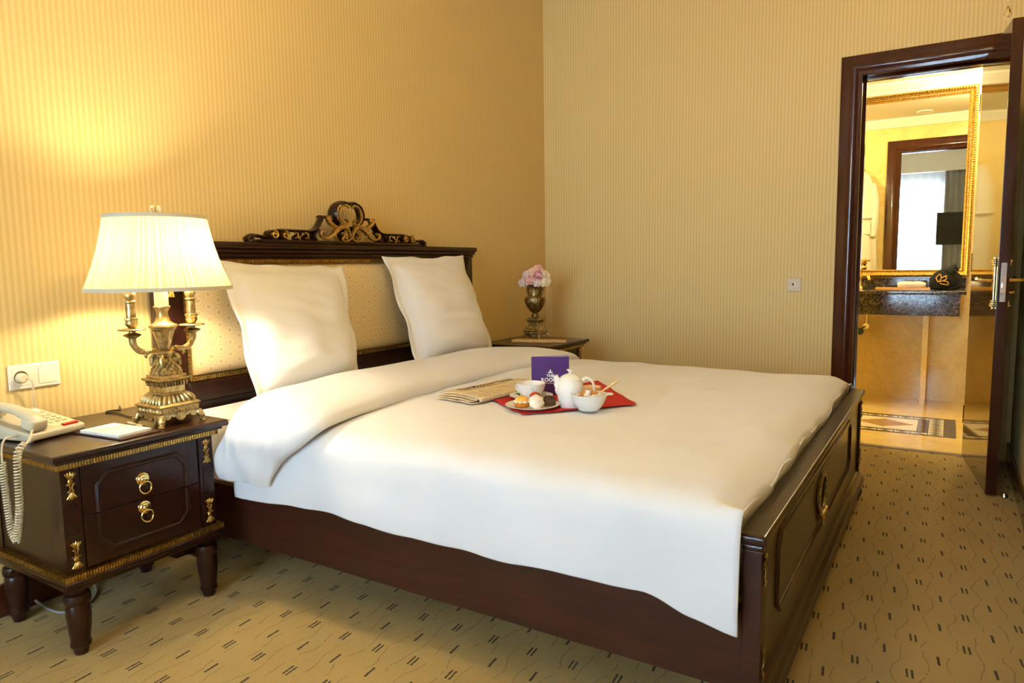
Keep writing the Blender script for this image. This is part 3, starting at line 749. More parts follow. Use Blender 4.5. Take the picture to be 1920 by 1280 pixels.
def ornament(name, parent, face, y, z, h, w, flip, mat):
    """carved palmette on a face whose normal is +x"""
    m = MB(); d = -1 if flip else 1
    Z = lambda t: z + d*(t-.5)*h
    for k in (-2,-1,0,1,2):
        m.tube(catmull([(face,y+k*w*.05,Z(.74)),(face+.004,y+k*w*.15,Z(.86)),(face+.002,y+k*w*.24,Z(1.0-.03*abs(k)))], 4), [.0015]+[w*.09]*6+[w*.06,.001], 6)
    m.ball((face,y,Z(.64)), w*.22, 8, 6, (.6,1,1.3))
    for k in (-1,1):
        m.tube(catmull([(face,y+k*w*.36,Z(.55)),(face+.003,y+k*w*.22,Z(.56)),(face+.003,y+k*w*.08,Z(.45)),(face+.003,y+k*w*.16,Z(.32)),(face,y+k*w*.30,Z(.31))], 4), w*.07, 6)
    for k in (-2,-1,0,1,2):
        m.tube(catmull([(face,y+k*w*.03,Z(.30)),(face+.004,y+k*w*.12,Z(.16)),(face+.002,y+k*w*.22,Z(.0+.03*abs(k)))], 4), [.0015]+[w*.085]*6+[w*.05,.001], 6)
    return m.build(name, mat, parent)
for y in (-.371, 1.619):
    for z, fl in ((.437, False), (.215, True)): ornament('gilt_ornament', fb, 2.2765, y, z, .080, .022, fl, M_bronzed)
def turned_leg(name, parent, x, y, h, r, mat):
    p = [(.55,0),(.62,.04),(.66,.10),(.82,.12),(.86,.15),(.80,.18),(.78,.22),(.92,.40),(1.0,.58),(.96,.70),(.90,.74),(1.05,.77),(1.08,.83),(1.0,.89),(.72,.92),(.78,.97),(.85,1.0)]
    return MB().lathe([(r*a, h*b) for a, b in p], (x,y,0), 22).build(name, mat, parent, ang=40)
for x, y in ((2.255,-.368),(2.255,1.616)): MB().lathe([(.020,0),(.024,.01),(.036,.03),(.040,.05),(.034,.07),(.024,.086)], (x,y,0), 20).build('foot', M_wood, bed)
for x, y in ((.7,.62),(1.6,.62)): B(x-.03,x+.03,y-.012,y+.012,0,.28).build('centre_leg', M_wood, bed)

# ---- mattress and sheet
mt = MB().box(.092,2.205,-.342,1.582,.295,.565).build('mattress', M_matt, None, bevel=.035, seg=4)
tag(mt, 'thick cream mattress lying inside the mahogany bed frame', 'mattress')
def sheet(u, v):
    x = .088+(1.9)*u
    prof = [(-.352,.40),(-.353,.47),(-.350,.53),(-.330,.566),(-.29,.576),(.2,.580),(.62,.582),(1.1,.580),(1.53,.576),(1.57,.566),(1.589,.53),(1.592,.47),(1.591,.40)]
    t = v*(len(prof)-1); i = min(int(t), len(prof)-2); f = t-i
    y = prof[i][0]*(1-f)+prof[i+1][0]*f; z = prof[i][1]*(1-f)+prof[i+1][1]*f
    e = max(0, 1-u/.04)
    return (x, y, z-.012*e*e+.003*noise.noise((x*5,y*5,0)) + .003*noise.noise((x*17,y*4,3)))
sh = MB().grid(sheet, 40, 49).build('fitted_sheet', M_white, None, ang=180, solid=.003)
tag(sh, 'white fitted sheet covering the top of the mattress near the headboard', 'sheet')

# ---- duvet: one cross-section swept along the bed, hem and wrinkles varying
def ridge(x, y, x0, y0, ax, ay, ln, wd, h):
    dx, dy = x-x0, y-y0; l = math.hypot(ax, ay); ax, ay = ax/l, ay/l
    a = dx*ax+dy*ay; b = -dx*ay+dy*ax
    return h*math.exp(-(a/ln)**2-(b/wd)**2)
RG = [(1.05,.2,1,.25,.35,.03,.007),(1.3,.75,1,-.3,.4,.035,.006),(1.9,.5,.4,1,.3,.04,.007),(1.75,1.2,1,.4,.4,.035,.008),(1.1,1.35,.6,1,.3,.04,.007),(2.0,0.0,.5,1,.25,.03,.006),(1.55,-.1,1,.1,.4,.03,.005),(2.1,.9,.1,1,.35,.02,.006),(1.0,-.15,.5,1,.2,.03,.007),(1.72,.85,1,-.2,.25,.03,.006)]
HX = [.55,.8,1.0,1.29,1.54,1.79,2.0,2.13,2.24]; HZ = [.335,.345,.352,.342,.334,.350,.344,.312,.298]
def cross(x):
    h = interp(HX, HZ, x)
    return [(-.432,h),(-.434,h+.06),(-.431,.46),(-.428,.52),(-.415,.562),(-.375,.590),(-.30,.602),(-.1,.606),(.3,.604),(.62,.602),(1.0,.603),(1.35,.604),(1.50,.598),(1.58,.585),(1.635,.555),(1.655,.51),(1.662,.46),(1.664,.40)]
def duvet(u, v):
    x = .52+(2.236-.52)*u
    P = cross(x); n = len(P)-1
    # denser sampling through a catmull curve
    t = v*n; i = min(int(t), n-1); f = t-i
    p0, p1, p2, p3 = [Vector((*P[min(max(j,0),n)],0)) for j in (i-1,i,i+1,i+2)]
    q = 0.5*((2*p1)+(p2-p0)*f+(2*p0-5*p1+4*p2-p3)*f*f+(3*p1-p0-3*p2+p3)*f**3)
    y, z = q.x, q.y
    top = max(0, min(1, (z-.54)/.05))
    w = .014*noise.noise((x*2.2, y*2.2, .3))+.007*noise.noise((x*6, y*5, 2.1))
    for R in RG: w += ridge(x, y, *R)
    w *= 1-math.exp(-((x-1.29)/.40)**4-((y-.42)/.55)**4)
    z += w*top
    if y < -.30:                      # hanging near side: shallow upright folds, hem swells out
        dn = max(0, min(1, (.56-z)/.2))
        y -= dn*(.006+.010*noise.noise((x*4.5, 3, z*1.5))+.006*sin(x*11+z*3))
        z += .006*noise.noise((x*7, 9, 1))*(1-v*3 if v < .33 else 0)
    if y > 1.55: y += .012*noise.noise((x*4, 5, z*3))
    # foot end turns down behind the footboard
    e = max(0, (x-2.10)/(.136))
    if y > -.40:
        fr_ = 1 if y > -.36 else (y+.40)/.04
        scal = .012*noise.noise((y*7, 1.3, 0))
        z -= fr_*top*(.050*e**2.6 + e*e*scal)
        x += fr_*.014*e*e*noise.noise((y*5, 7.7, 0)) - fr_*.004*e
    return (x, y, z)
dv = thing('duvet', 'thick white duvet spread over the bed, its top turned back in a roll', 'duvet', (1.4, YC, .58))
db = MB().grid(duvet, 110, 154).build('duvet_cover', M_duvet, dv, ang=180, solid=-.006)
def foot_tuck(u, v):
    y = -.375+(1.62+.375)*u
    p = duvet(1.0, 0)
    z0 = .556+.012*noise.noise((y*7, 1.3, 0)) + .014*noise.noise((2.236*2.2, y*2.2, .3))
    x0 = 2.232+.014*noise.noise((y*5, 7.7, 0))
    return (x0-.0 - .022*v - .004*sin(v*3), y, z0 - .10*v)
MB().grid(foot_tuck, 80, 8).build('tucked_edge', M_duvet, db, ang=180, solid=-.004)
# turned-back roll
BS = [ # y, z, normal angle from +z toward -y(negative y), xh, xf, T
 (-.452,.405, 1.50,.450,.715,.024),(-.452,.44,1.50,.455,.735,.036),(-.450,.50,1.45,.485,.79,.046),(-.444,.555,1.25,.52,.87,.052),(-.405,.600,.75,.52,.915,.062),(-.33,.613,.25,.49,.91,.070),(-.15,.612,0,.42,.87,.076),(.10,.610,0,.39,.835,.080),(.35,.609,0,.38,.815,.080),(.62,.609,0,.375,.80,.078),(.95,.609,0,.38,.80,.076),(1.25,.609,0,.39,.815,.070),(1.45,.606,-.15,.42,.83,.060),(1.57,.592,-.5,.46,.83,.052),(1.64,.56,-1.0,.50,.82,.046),(1.672,.50,-1.4,.52,.80,.040),(1.68,.43,-1.5,.53,.78,.02)]
def band(u, v):
    n = len(BS)-1; t = u*n; i = min(int(t), n-1); f = t-i
    A = [Vector(b[:3]+(0,)*0) for b in BS]
    def cm(k):
        g = [BS[min(max(j,0),n)][k] for j in (i-1,i,i+1,i+2)]
        return 0.5*((2*g[1])+(g[2]-g[0])*f+(2*g[0]-5*g[1]+4*g[2]-g[3])*f*f+(3*g[1]-g[0]-3*g[2]+g[3])*f**3)
    y, z, na, xh, xf, T = [cm(k) for k in range(6)]
    w = v*2*PI                       # closed lens-shaped section
    c, s = cos(w), sin(w)
    xm, hw = (xh+xf)/2, (xf-xh)/2
    X = xm + hw*math.copysign(abs(c)**.75, c)
    if s >= 0:
        r = (c+1)/2
        th = T*(s**.55)*(1.12-.30*r)
    else: th = .010*s
    k = max(0, min(1, (.60-z)/.12))
    th += (s > 0)*(.009*noise.noise((X*5, y*3.2, z*3))+.006*noise.noise((X*11, y*9, z*8))*k + .010*k*sin(X*42+z*12)*max(0,s)+.006*k*sin(X*95-z*30+2*noise.noise((X*6,z*6,1)))*max(0,s))
    return (X+.008*noise.noise((y*4, z*4, 8)), y - sin(na)*th, z + cos(na)*th)
bnd = MB().grid(band, 130, 56, cv=True)
bnd.f.append(tuple(range(56))); bnd.f.append(tuple(129*56+k for k in range(56))[::-1])
bnd.build('turned_back_roll', M_duvet, db, ang=180)

# ---- pillows
def pillow(TL, TR, BR, BL, T, seed, label):
    TL, TR, BR, BL = map(Vector, (TL, TR, BR, BL))
    nrm = ((TR-TL).cross(BL-TL)).normalized()
    if nrm.x < 0: nrm = -nrm
    def P(u, v, s):
        p = TL*(1-u)*(1-v)+TR*u*(1-v)+BR*u*v+BL*(1-u)*v
        a, b = 2*u-1, 2*v-1
        fl = .86
        ca, cb = min(1, abs(a)/fl), min(1, abs(b)/fl)
        k = max(0, (1-ca**3.2))**.55*max(0, (1-cb**3.2))**.55
        sag = 1-.25*(1-v)
        # pinch the sides inwards a little between the corners, ripple the flange
        ctr = (TL+TR+BR+BL)/4
        p = p + (ctr-p)*(.035*(1-abs(a))**0.5*abs(b)**6+.045*(1-abs(b))**.5*abs(a)**6)
        edge = max(abs(a), abs(b))**8
        p = p + nrm*(edge*.010*sin((a*5+b*7)+seed)+edge*.006*noise.noise((a*4,b*4,seed)))
        p.z += edge*.010*noise.noise((a*3.3, b*3.3, seed+4))
        wr_ = .012*noise.noise((a*2.2,b*2.2,seed))+.007*noise.noise((a*1.5+b*3,b*6-a*2,seed+2))+.006*(1-abs(noise.noise((a*1.2+seed,b*4.5,seed+3)))*3)
        return p + nrm*(s*(T*k*sag+.003) + (wr_*k if s > 0 else 0))
    m = MB(); N = 44
    m.grid(lambda u, v: P(u, v, 1), N, N); m.grid(lambda u, v: P(u, v, -.35), N, N)
    bnd_ = []
    for i in range(N-1):
        for a, b in (((i,0),(i+1,0)),((i,N-1),(i+1,N-1)),((0,i),(0,i+1)),((N-1,i),(N-1,i+1))):
            p, q = a[0]*N+a[1], b[0]*N+b[1]
            m.f.append((p, q, q+N*N, p+N*N))
    o = m.build('pillow', M_white, None, ang=180)
    return tag(o, label, 'pillow', 'large square pillows against the headboard')
pillow((.142,-.184,1.156),(.150,.483,1.130),(.325,.40,.588),(.345,-.20,.588), .105, 1.0, 'large square white pillow leaning on the headboard beside the table lamp')
pillow((.132,.770,1.178),(.132,1.470,1.182),(.335,1.50,.588),(.325,.80,.588), .105, 5.0, 'large square white pillow leaning on the headboard on the flower vase side')
# ================================================================== NIGHTSTANDS
ns = thing('nightstand', 'dark mahogany nightstand with two ring-pull drawers under the table lamp', 'nightstand', (.27, -.74, 0), group='mahogany nightstands beside the bed')
X0, X1, Y0, Y1 = .035, .484, -.978, -.502
B(.012,.5305,-1.0207,-.4588,.5935,.6153).build('top', M_wood, ns, bevel=.007, seg=3)
B(.018,.515,-1.005,-.4745,.583,.5935).build('top_moulding', M_wood, ns, bevel=.004)
dt = MB()
ribs_y(dt, .47, .503, -.996, -.484, .566, .583, 62)
def ribs_x(mb, x0, x1, y0, y1, z0, z1, n):
    s = (x1-x0)/n
    for i in range(n): mb.box(x0+s*(i+.12), x0+s*(i+.88), y0, y1, z0, z1)
    mb.box(x0, x1, y0+.004, y1-.004, z0, z1)
ribs_x(dt, .03, .50, -.996, -.97, .566, .583, 57); ribs_x(dt, .03, .50, -.51, -.484, .566, .583, 57)
dt.build('gilt_dentil', M_gold, ns)
d2 = MB(); ribs_y(d2, .47, .503, -.998, -.482, .236, .252, 62); ribs_x(d2, .03, .50, -.998, -.97, .236, .252, 57); ribs_x(d2, .03, .50, -.51, -.482, .236, .252, 57)
d2.build('gilt_dentil', M_gold, ns)
bd_ = B(X0,X1-.012,Y0,Y1,.252,.566).build('body', M_wood, ns, bevel=.002)
for a, b in ((Y0-.004, Y0+.048), (Y1-.048, Y1+.004)):
    ps = B(X1-.05,X1+.002,a,b,.252,.566).build('pilaster', M_wood, bd_, bevel=.002)
    ym = (a+b)/2
    MB().sweep([(-.002,0),(-.001,.002),(.001,.002),(.002,0)], [(X1+.002,ym-.014,.362),(X1+.002,ym+.014,.362),(X1+.002,ym+.014,.458),(X1+.002,ym-.014,.458)][::-1], (1,0,0), closed=True).build('pilaster_panel', M_wood, ps)
    ornament('gilt_ornament', ps, X1+.003, ym, .512, .085, .032, False, M_gold)
    ornament('gilt_ornament', ps, X1+.003, ym, .306, .085, .032, True, M_gold)
    B(X0-.0,X0+.05,a,b,.252,.566).build('rear_stile', M_wood, bd_, bevel=.002)
DY0, DY1 = Y0+.052, Y1-.052
mp_ = [(-.008,0),(-.007,.004),(-.003,.007),(.002,.007),(.005,.004),(.008,.001),(.008,0)]
ZG = .4105
for zz0, zz1, path, zk in ((ZG+.0015, .562, [(DY0+.045,ZG+.002),(DY0+.045,.490),(DY0+.078,.527),(DY1-.078,.527),(DY1-.045,.490),(DY1-.045,ZG+.002)], .463),
                       (.256, ZG-.0015, [(DY1-.045,ZG-.002),(DY1-.045,.330),(DY1-.078,.293),(DY0+.078,.293),(DY0+.045,.330),(DY0+.045,ZG-.002)], .372)):
    dw = B(X1-.03, X1-.001, DY0, DY1, zz0, zz1).build('drawer', M_wood, ns, bevel=.0015)
    MB().sweep(mp_, [(X1-.001,y,z) for y, z in path][::-1], (1,0,0)).build('panel_moulding', M_wood, dw)
    ym = (DY0+DY1)/2-.005
    MB().lathe([(.001,.012),(.006,.011),(.008,.008),(.014,.007),(.016,.004),(.020,.003),(.021,0),(.001,0)], (X1-.001,ym,zk+.012), 22, 'x').build('rosette', M_brass, dw, ang=25)
    MB().tube([(X1+.009+.004*abs(cos(q)), ym+.019*sin(q)+.002, zk-.014+.019*cos(q)) for q in [2*PI*i/24 for i in range(24)]], .0024, 8, closed=True).build('ring_pull', M_brass, dw)
B(.022,.508,-1.002,-.478,.214,.236).build('base_moulding', M_wood, ns, bevel=.007, seg=3)
B(.03,.50,-.994,-.486,.205,.215).build('underframe', M_wood, ns, bevel=.003)
for x in (.080,.462):
    for y in (-.952,-.528): turned_leg('leg', ns, x, y, .206, .034, M_wood)
n2 = copy_tree(ns); n2.location = (.318, 1.99, 0); n2.scale = (1, 1, 1.026)
n2['label'] = 'dark mahogany nightstand in the room corner under the flower vase'

# ================================================================== pedestal shared by lamp and vase
def pedestal(parent, cx, cy, z0, s, mat, matd):
    F = lambda z: z0+z*s
    a = .068*s
    for sx in (-1,1):
        for sy in (-1,1):
            x, y = cx+sx*a*1.02, cy+sy*a*1.02
            ft = MB().tube(catmull([(x+sx*.006*s,y+sy*.006*s,F(0)),(x+sx*.005*s,y+sy*.005*s,F(.008)),(x,y,F(.022)),(x-sx*.004*s,y-sy*.004*s,F(.036))], 4), [.0105*s,.0108*s,.0095*s,.008*s,.0075*s,.0085*s,.0095*s,.011*s,.0115*s,.012*s,.012*s,.011*s,.010*s], 10)
            for k in range(3): ft.lathe([(.0085*s,F(.006+.006*k)),(.0118*s,F(.008+.006*k)),(.0085*s,F(.010+.006*k))], (x+sx*.003*s,y+sy*.003*s,0), 10)
            ft.build('foot', mat, parent)
    sk = MB()
    for ax in (0,1):
        for sg in (-1,1):
            for k, (t, w, h) in enumerate(((-.68,.20,.016),(-.36,.14,.010),(0,.30,.024),(.36,.14,.010),(.68,.20,.016))):
                pl = [(t+w*cos(q), -h*s*sin(q)) for q in [PI*i/8 for i in range(9)]]
                c_ = [(u*a, F(.036)+zz) for u, zz in pl]
                m = MB().prism(c_, -.0025*s, .0025*s, 'y')
                if ax: m.rot(Matrix.Rotation(PI/2, 4, 'Z'))
                m.move((cx+(sg*a*.97 if ax else 0), cy+(0 if ax else sg*a*.97), 0)); sk.v, sk.f, _ = (sk.add(m.v, m.f).v, sk.f, 0)
    sk.build('scalloped_skirt', mat, parent)
    bnd_ = MB().frustum((cx,cy), a, a, F(.034), a, a, F(.060)).build('band', matd, parent, bevel=.0015*s)
    ro = MB()
    for ax in (0,1):
        for sg in (-1,1):
            for k in range(-3,4):
                t = k*.29*a; r = (.0085 if k == 0 else .006)*s
                p = (cx+sg*a, cy+t, F(.047)) if ax else (cx+t, cy+sg*a, F(.047))
                ro.ball(p, r, 8, 5, (.35,1,1) if ax else (1,.35,1))
                if k < 3:
                    p = (cx+sg*a, cy+t+.145*a, F(.047)) if ax else (cx+t+.145*a, cy+sg*a, F(.047))
                    ro.ball(p, .0055*s, 6, 4, (.3,.5,1.6) if ax else (.5,.3,1.6))
    ro.build('rosettes', mat, bnd_)
    MB().frustum((cx,cy), a*1.06, a*1.06, F(.060), a*1.08, a*1.08, F(.064)).frustum((cx,cy), a*1.08, a*1.08, F(.064), a*.98, a*.98, F(.070)).build('ledge', mat, parent, bevel=.001*s)
    sl = MB().frustum((cx,cy), a*.93, a*.93, F(.070), a*.62, a*.62, F(.098)).build('slope', matd, parent)
    gd = MB()
    for ax in (0,1):
        for sg in (-1,1):
            for k in range(7):
                t = (k-3)/3
                def pt(f, t=t, ax=ax, sg=sg):
                    r = a*(.93-.31*f); u = t*r*.86
                    z = F(.070+.028*f+.004*sin(PI*f)); o = r+.003*s*sin(PI*f)
                    return (cx+sg*o, cy+u, z) if ax else (cx+u, cy+sg*o, z)
                gd.tube([pt(i/5) for i in range(6)], [.003*s,.0065*s,.0065*s,.006*s,.005*s,.003*s], 6)
    gd.build('gadroons', mat, sl)
    MB().frustum((cx,cy), a*.64, a*.64, F(.098), a*.64, a*.64, F(.104)).frustum((cx,cy), a*.58, a*.58, F(.104), a*.58, a*.58, F(.126)).build('shaft', mat, parent, bevel=.001*s)
    de = MB().frustum((cx,cy), a*.60, a*.60, F(.126), a*.62, a*.62, F(.140))
    for ax in (0,1):
        for sg in (-1,1):
            for k in range(9):
                t = (k-4)/4*a*.62
                for zz, w in ((.128,.0028),(.136,.0034)):
                    p = (cx+sg*a*.65, cy+t, F(zz)) if ax else (cx+t, cy+sg*a*.65, F(zz))
                    de.box(p[0]-w*s, p[0]+w*s, p[1]-w*s, p[1]+w*s, p[2]-.003*s, p[2]+.003*s)
    de.build('dentils', matd, parent)
    MB().frustum((cx,cy), a*.70, a*.70, F(.140), a*.82, a*.82, F(.146)).frustum((cx,cy), a*.82, a*.82, F(.146), a*.82, a*.82, F(.151)).frustum((cx,cy), a*.66, a*.66, F(.151), a*.66, a*.66, F(.162)).build('cap', mat, parent, bevel=.001*s)

# ================================================================== TABLE LAMP
LX, LY, LZ = .385, -.583, .6155
lamp = thing('table_lamp', 'antique brass candelabra table lamp with a lit pleated cream shade', 'lamp', (LX, LY, LZ))
pedestal(lamp, LX, LY, LZ, 1.0, M_bronze, M_bronzed)
C0 = (LX, LY, 0)
cn = MB().lathe([(.045,.777),(.047,.781),(.044,.786),(.036,.805),(.028,.826),(.024,.836)], C0, 28).build('scaled_cone', M_bronzed, lamp)
sc_ = MB()
for r_i, (z, r, n) in enumerate(((.785,.0445,16),(.795,.0405,15),(.805,.0365,14),(.815,.0325,13),(.825,.0285,12))):
    for k in range(n):
        a = 2*PI*(k+.5*(r_i % 2))/n
        sc_.ball((LX+r*cos(a), LY+r*sin(a), z), .0085, 7, 5, (.75,.75,.9))
sc_.build('scales', M_bronze, cn)
for k in range(4):
    a = PI/4+k*PI/2
    MB().tube(catmull([(LX+.026*cos(a),LY+.026*sin(a),.845),(LX+.040*cos(a),LY+.040*sin(a),.838),(LX+.042*cos(a),LY+.042*sin(a),.818),(LX+.046*cos(a),LY+.046*sin(a),.806)], 4), [.006]*5+[.008]*4+[.006,.005,.004,.002], 8).build('leaf_scroll', M_bronze, lamp)
MB().lathe([(.024,.834),(.027,.838),(.027,.842),(.031,.846),(.032,.852),(.028,.855),(.018,.857)], C0, 24).build('collar', M_bronze, lamp)
MB().lathe([(.014,.856),(.016,.862),(.024,.89),(.034,.922),(.040,.928),(.041,.934),(.036,.938)], C0, 8).build('faceted_baluster', M_bronze, lamp, ang=10)
MB().lathe([(.043,.934),(.045,.938),(.043,.943),(.034,.946),(.024,.955),(.018,.972),(.017,.985),(.022,.995),(.026,1.0),(.026,1.004),(.022,1.006)], C0, 28).build('neck', M_bronze, lamp)
MB().lathe([(.021,1.005),(.0215,1.01),(.021,1.10),(.012,1.105),(.012,1.13)], C0, 24).build('candle_sleeve', plain('cream_candle_sleeve', srgb(245,225,170), .5), lamp)
for s in (-1,1):
    ay = LY+s*.105
    arm = MB().tube(catmull([(LX,LY+s*.018,.848),(LX,LY+s*.035,.862),(LX,LY+s*.060,.858),(LX,LY+s*.088,.866),(LX,LY+s*.104,.888),(LX,LY+s*.106,.910)], 6), [.007]*7+[.009]*9+[.010]*8+[.011]*7, 10).build('arm', M_bronze, lamp)
    MB().tube(catmull([(LX,LY+s*.058,.857),(LX,LY+s*.066,.846),(LX,LY+s*.062,.838)], 4), [.008,.008,.007,.006,.006,.005,.004,.003,.002], 8).build('spur', M_bronze, arm)
    lv = MB()
    for k in range(6):
        y = LY+s*(.03+.008*k)
        for e in (-1,1): lv.tube([(LX+e*.004,y,.868-.001*k),(LX+e*.010,y+s*.008,.860)], [.003,.0015], 6)
    lv.build('leaf_relief', M_bronzed, arm)
    A0 = (LX, ay, 0)
    MB().lathe([(.008,.905),(.020,.912),(.028,.917),(.022,.921),(.010,.925),(.010,.932)], A0, 24).build('bobeche', M_bronze, arm)
    MB().lathe([(.010,.930),(.040,.933),(.042,.936),(.040,.938),(.010,.939)], A0, 28).build('drip_pan', M_bronze, arm)
    MB().lathe([(.008,.938),(.014,.945),(.019,.953),(.017,.962),(.020,.966),(.020,.972),(.015,.974)], A0, 20, 'z', lambda a,k,h: 1+.05*cos(a*12)).build('candle_cup', M_bronze, arm)
    MB().lathe([(.0145,.972),(.0145,1.018),(.010,1.020)], A0, 20).build('candle_tube', M_bronze, arm)
    MB().lathe([(.010,1.019),(.0175,1.022),(.0175,1.026),(.012,1.029),(.014,1.034),(.018,1.044),(.016,1.055),(.009,1.062),(.001,1.065)], A0, 20, 'z', lambda a,k,h: 1+(.06*cos(a*9) if k > 3 else 0)).build('candle_finial', M_bronze, arm)
MB().lathe([(.004,1.10),(.004,1.335)], C0, 8).build('harp_rod', M_bronze, lamp)
sp = MB()
for k in range(3):
    a = 2*PI*k/3+.4; sp.tube([(LX,LY,1.296),(LX+.150*cos(a),LY+.150*sin(a),1.292)], .0018, 6)
sp.build('spider', M_bronze, lamp)
NPL = 84
ZB, ZT, RB, RT = 1.062, 1.293, .219, .151
def shade(u, v):
    a = 2*PI*u; z = ZB+(ZT-ZB)*v
    r = RB+(RT-RB)*v - .008*sin(PI*v)
    r += .0028*(abs(((u*NPL) % 1)*2-1)-.5)*2
    return (LX+r*cos(a), LY+r*sin(a), z)
shd = MB().grid(shade, NPL*4, 12, cu=True).build('shade', M_shade, lamp, ang=180)
tag(shd, 'pleated cream silk shade glowing from inside')
M_band = fabric('grey_cream_braid', srgb(190,180,155), 400, .2)
for z, r in ((ZB, RB), (ZT, RT)):
    MB().lathe([(r+.003,z-.005),(r+.0045,z-.005),(r+.0040,z+.007),(r+.0025,z+.007),(r+.003,z-.005)], C0, 72).build('shade_band', M_band, shd)
MB().lathe([(.006,1.296),(.016,1.299),(.016,1.303),(.008,1.306),(.014,1.314),(.017,1.322),(.013,1.332),(.001,1.337)], C0, 16, 'z', lambda a,k,h: 1+(.06*cos(a*8) if k > 3 else 0)).build('finial', M_crystal, lamp)
tb = MB().lathe([(.008,1.115),(.022,1.14),(.030,1.17),(.026,1.195),(.012,1.21),(.001,1.213)], C0, 18)
tb.build('bulb', m_glass('frosted_bulb_glass', (1,.9,.7,1), .4), lamp)
tas = MB(); tx, ty = LX+.035*cos(.559), LY+.035*sin(.559)
tas.tube([(tx,ty,1.12),(tx,ty,1.055)], .0012, 5)
for k in range(9):
    a = 2*PI*k/9; tas.tube([(tx,ty,1.058),(tx+.005*cos(a),ty+.005*sin(a),1.050),(tx+.009*cos(a),ty+.009*sin(a),1.034)], .0016, 5)
tas.build('pull_tassel', M_gold, lamp)
for k, (dx, dy) in enumerate(((.045, .03), (-.02, .05), (-.03, -.035))):
    point('table_lamp_bulb', (LX+dx, LY+dy, 1.168), LAMP_W*(.36, .40, .24)[k], (1,.85,.58), .022)
# the lamp's black flex looping on the nightstand top and dropping behind it
fx = MB().tube(catmull([(LX-.06,LY-.02,.6185),(.25,-.607,.6185),(.19,-.612,.6185),(.10,-.60,.6185),(.045,-.612,.6185),(.030,-.590,.6185),(.040,-.560,.6185),(.012,-.545,.6185),(.006,-.54,.60),(.006,-.54,.35)], 6), .0024, 7).build('lamp_flex', M_black, None)
tag(fx, 'thin black flex looping across the nightstand top behind the table lamp', 'cable')

# ================================================================== TELEPHONE
ph = thing('telephone', 'cream push-button telephone with red message bar on the nightstand', 'telephone', (.182, -.905, .6155), math.radians(13))
def zt(x): return .026+(.105-x)*.178
M_grey = plain('phone_cream', srgb(186,176,150), .42, 40, .03)
pb = MB().prism([(-.115,.004),(.105,.004),(.105,.026),(-.115,.0652)], -.092, .092, 'y').build('phone_body', M_grey, ph, bevel=.007, seg=3, local=True)
for x in (-.09,.085):
    for y in (-.075,.075): MB().lathe([(.008,0),(.008,.006)], (x,y,0), 10).build('rubber_foot', M_grey, ph, local=True)
sl_ = math.atan(.178)
def keybox(name, x, y, w, d, h, mat, par):
    m = MB().box(-d/2,d/2,-w/2,w/2,-.003,h); m.rot(Matrix.Rotation(sl_, 4, 'Y')); m.move((x,y,zt(x)))
    return m.build(name, mat, par, local=True, bevel=.001)
keybox('face_plate', -.008, .042, .088, .185, .0012, M_ivory, pb)
M_key = plain('key_grey', srgb(176,164,132), .5)
for r in range(4):
    for c in range(3): keybox('key', -.018+r*.022, .020+c*.022, .013, .009, .004, M_key, pb)
for c in range(4): keybox('key', -.052, .012+c*.019, .012, .006, .003, M_key, pb)
keybox('label_card', -.082, .042, .07, .022, .0016, M_paper, pb)
keybox('message_light', .088, .052, .05, .013, .006, plain('red_lens', (.45,.01,.012,1), .15), pb)
hs = MB().tube(catmull([(.092,-.055,.052),(.075,-.055,.068),(.035,-.055,.083),(-.02,-.055,.094),(-.07,-.055,.097),(-.108,-.055,.092)], 6), [.013]*5+[.0145]*8+[.0125]*10+[.014]*8, 14, flat=1.75, up=(0,1,0)).build('handset', M_grey, ph, local=True, ang=60)
m = MB().box(-.026,.026,-.027,.027,-.020,.016).rot(Matrix.Rotation(sl_*1.2, 4, 'Y')).move((.078,-.055,.054)); m.build('mouthpiece', M_grey, hs, bevel=.009, seg=3, local=True)
m = MB().box(-.026,.026,-.027,.027,-.022,.014).rot(Matrix.Rotation(sl_*.6, 4, 'Y')).move((-.092,-.055,.088)); m.build('earpiece', M_grey, hs, bevel=.009, seg=3, local=True)
# coiled cord, hanging over the left edge of the nightstand
cd = thing('phone_cord', 'coiled cream telephone cord hanging down the side of the nightstand', 'cord', (.34, -1.035, .63))
def coil(path, r, n, rad):
    P = catmull(path, 14); L = [0]
    for i in range(1, len(P)): L.append(L[-1]+(P[i]-P[i-1]).length)
    out = []; N = n*10
    for i in range(N+1):
        s = L[-1]*i/N; j = max(k for k in range(len(L)) if L[k] <= s+1e-9); j = min(j, len(P)-2)
        p = P[j].lerp(P[j+1], (s-L[j])/max(1e-9, L[j+1]-L[j])); t = (P[j+1]-P[j]).normalized()
        a = t.cross(Vector((0,1,0))).normalized(); b = t.cross(a)
        q = 2*PI*n*i/N; out.append(p+a*(r*cos(q))+b*(r*sin(q)))
    return MB().tube(out, rad, 6)
MB().tube(catmull([(.270,-.945,.655),(.300,-.962,.652),(.335,-.985,.638),(.372,-1.012,.632)], 6), .0028, 8).build('straight_lead', M_ivory, cd)
coil([(.372,-1.014,.634),(.378,-1.036,.612),(.375,-1.040,.53),(.368,-1.040,.455),(.345,-1.040,.385),(.330,-1.040,.345)], .0085, 34, .0026).build('coiled_run', M_ivory, cd)
coil([(.330,-1.040,.345),(.312,-1.042,.37),(.302,-1.042,.42),(.295,-1.042,.50),(.290,-1.042,.575)], .0085, 30, .0026).build('coiled_run', M_ivory, cd)
MB().tube(catmull([(.290,-1.042,.575),(.292,-1.040,.62),(.288,-1.028,.642),(.268,-1.0,.640),(.250,-.985,.636)], 6), .0028, 8).build('straight_lead', M_ivory, cd)

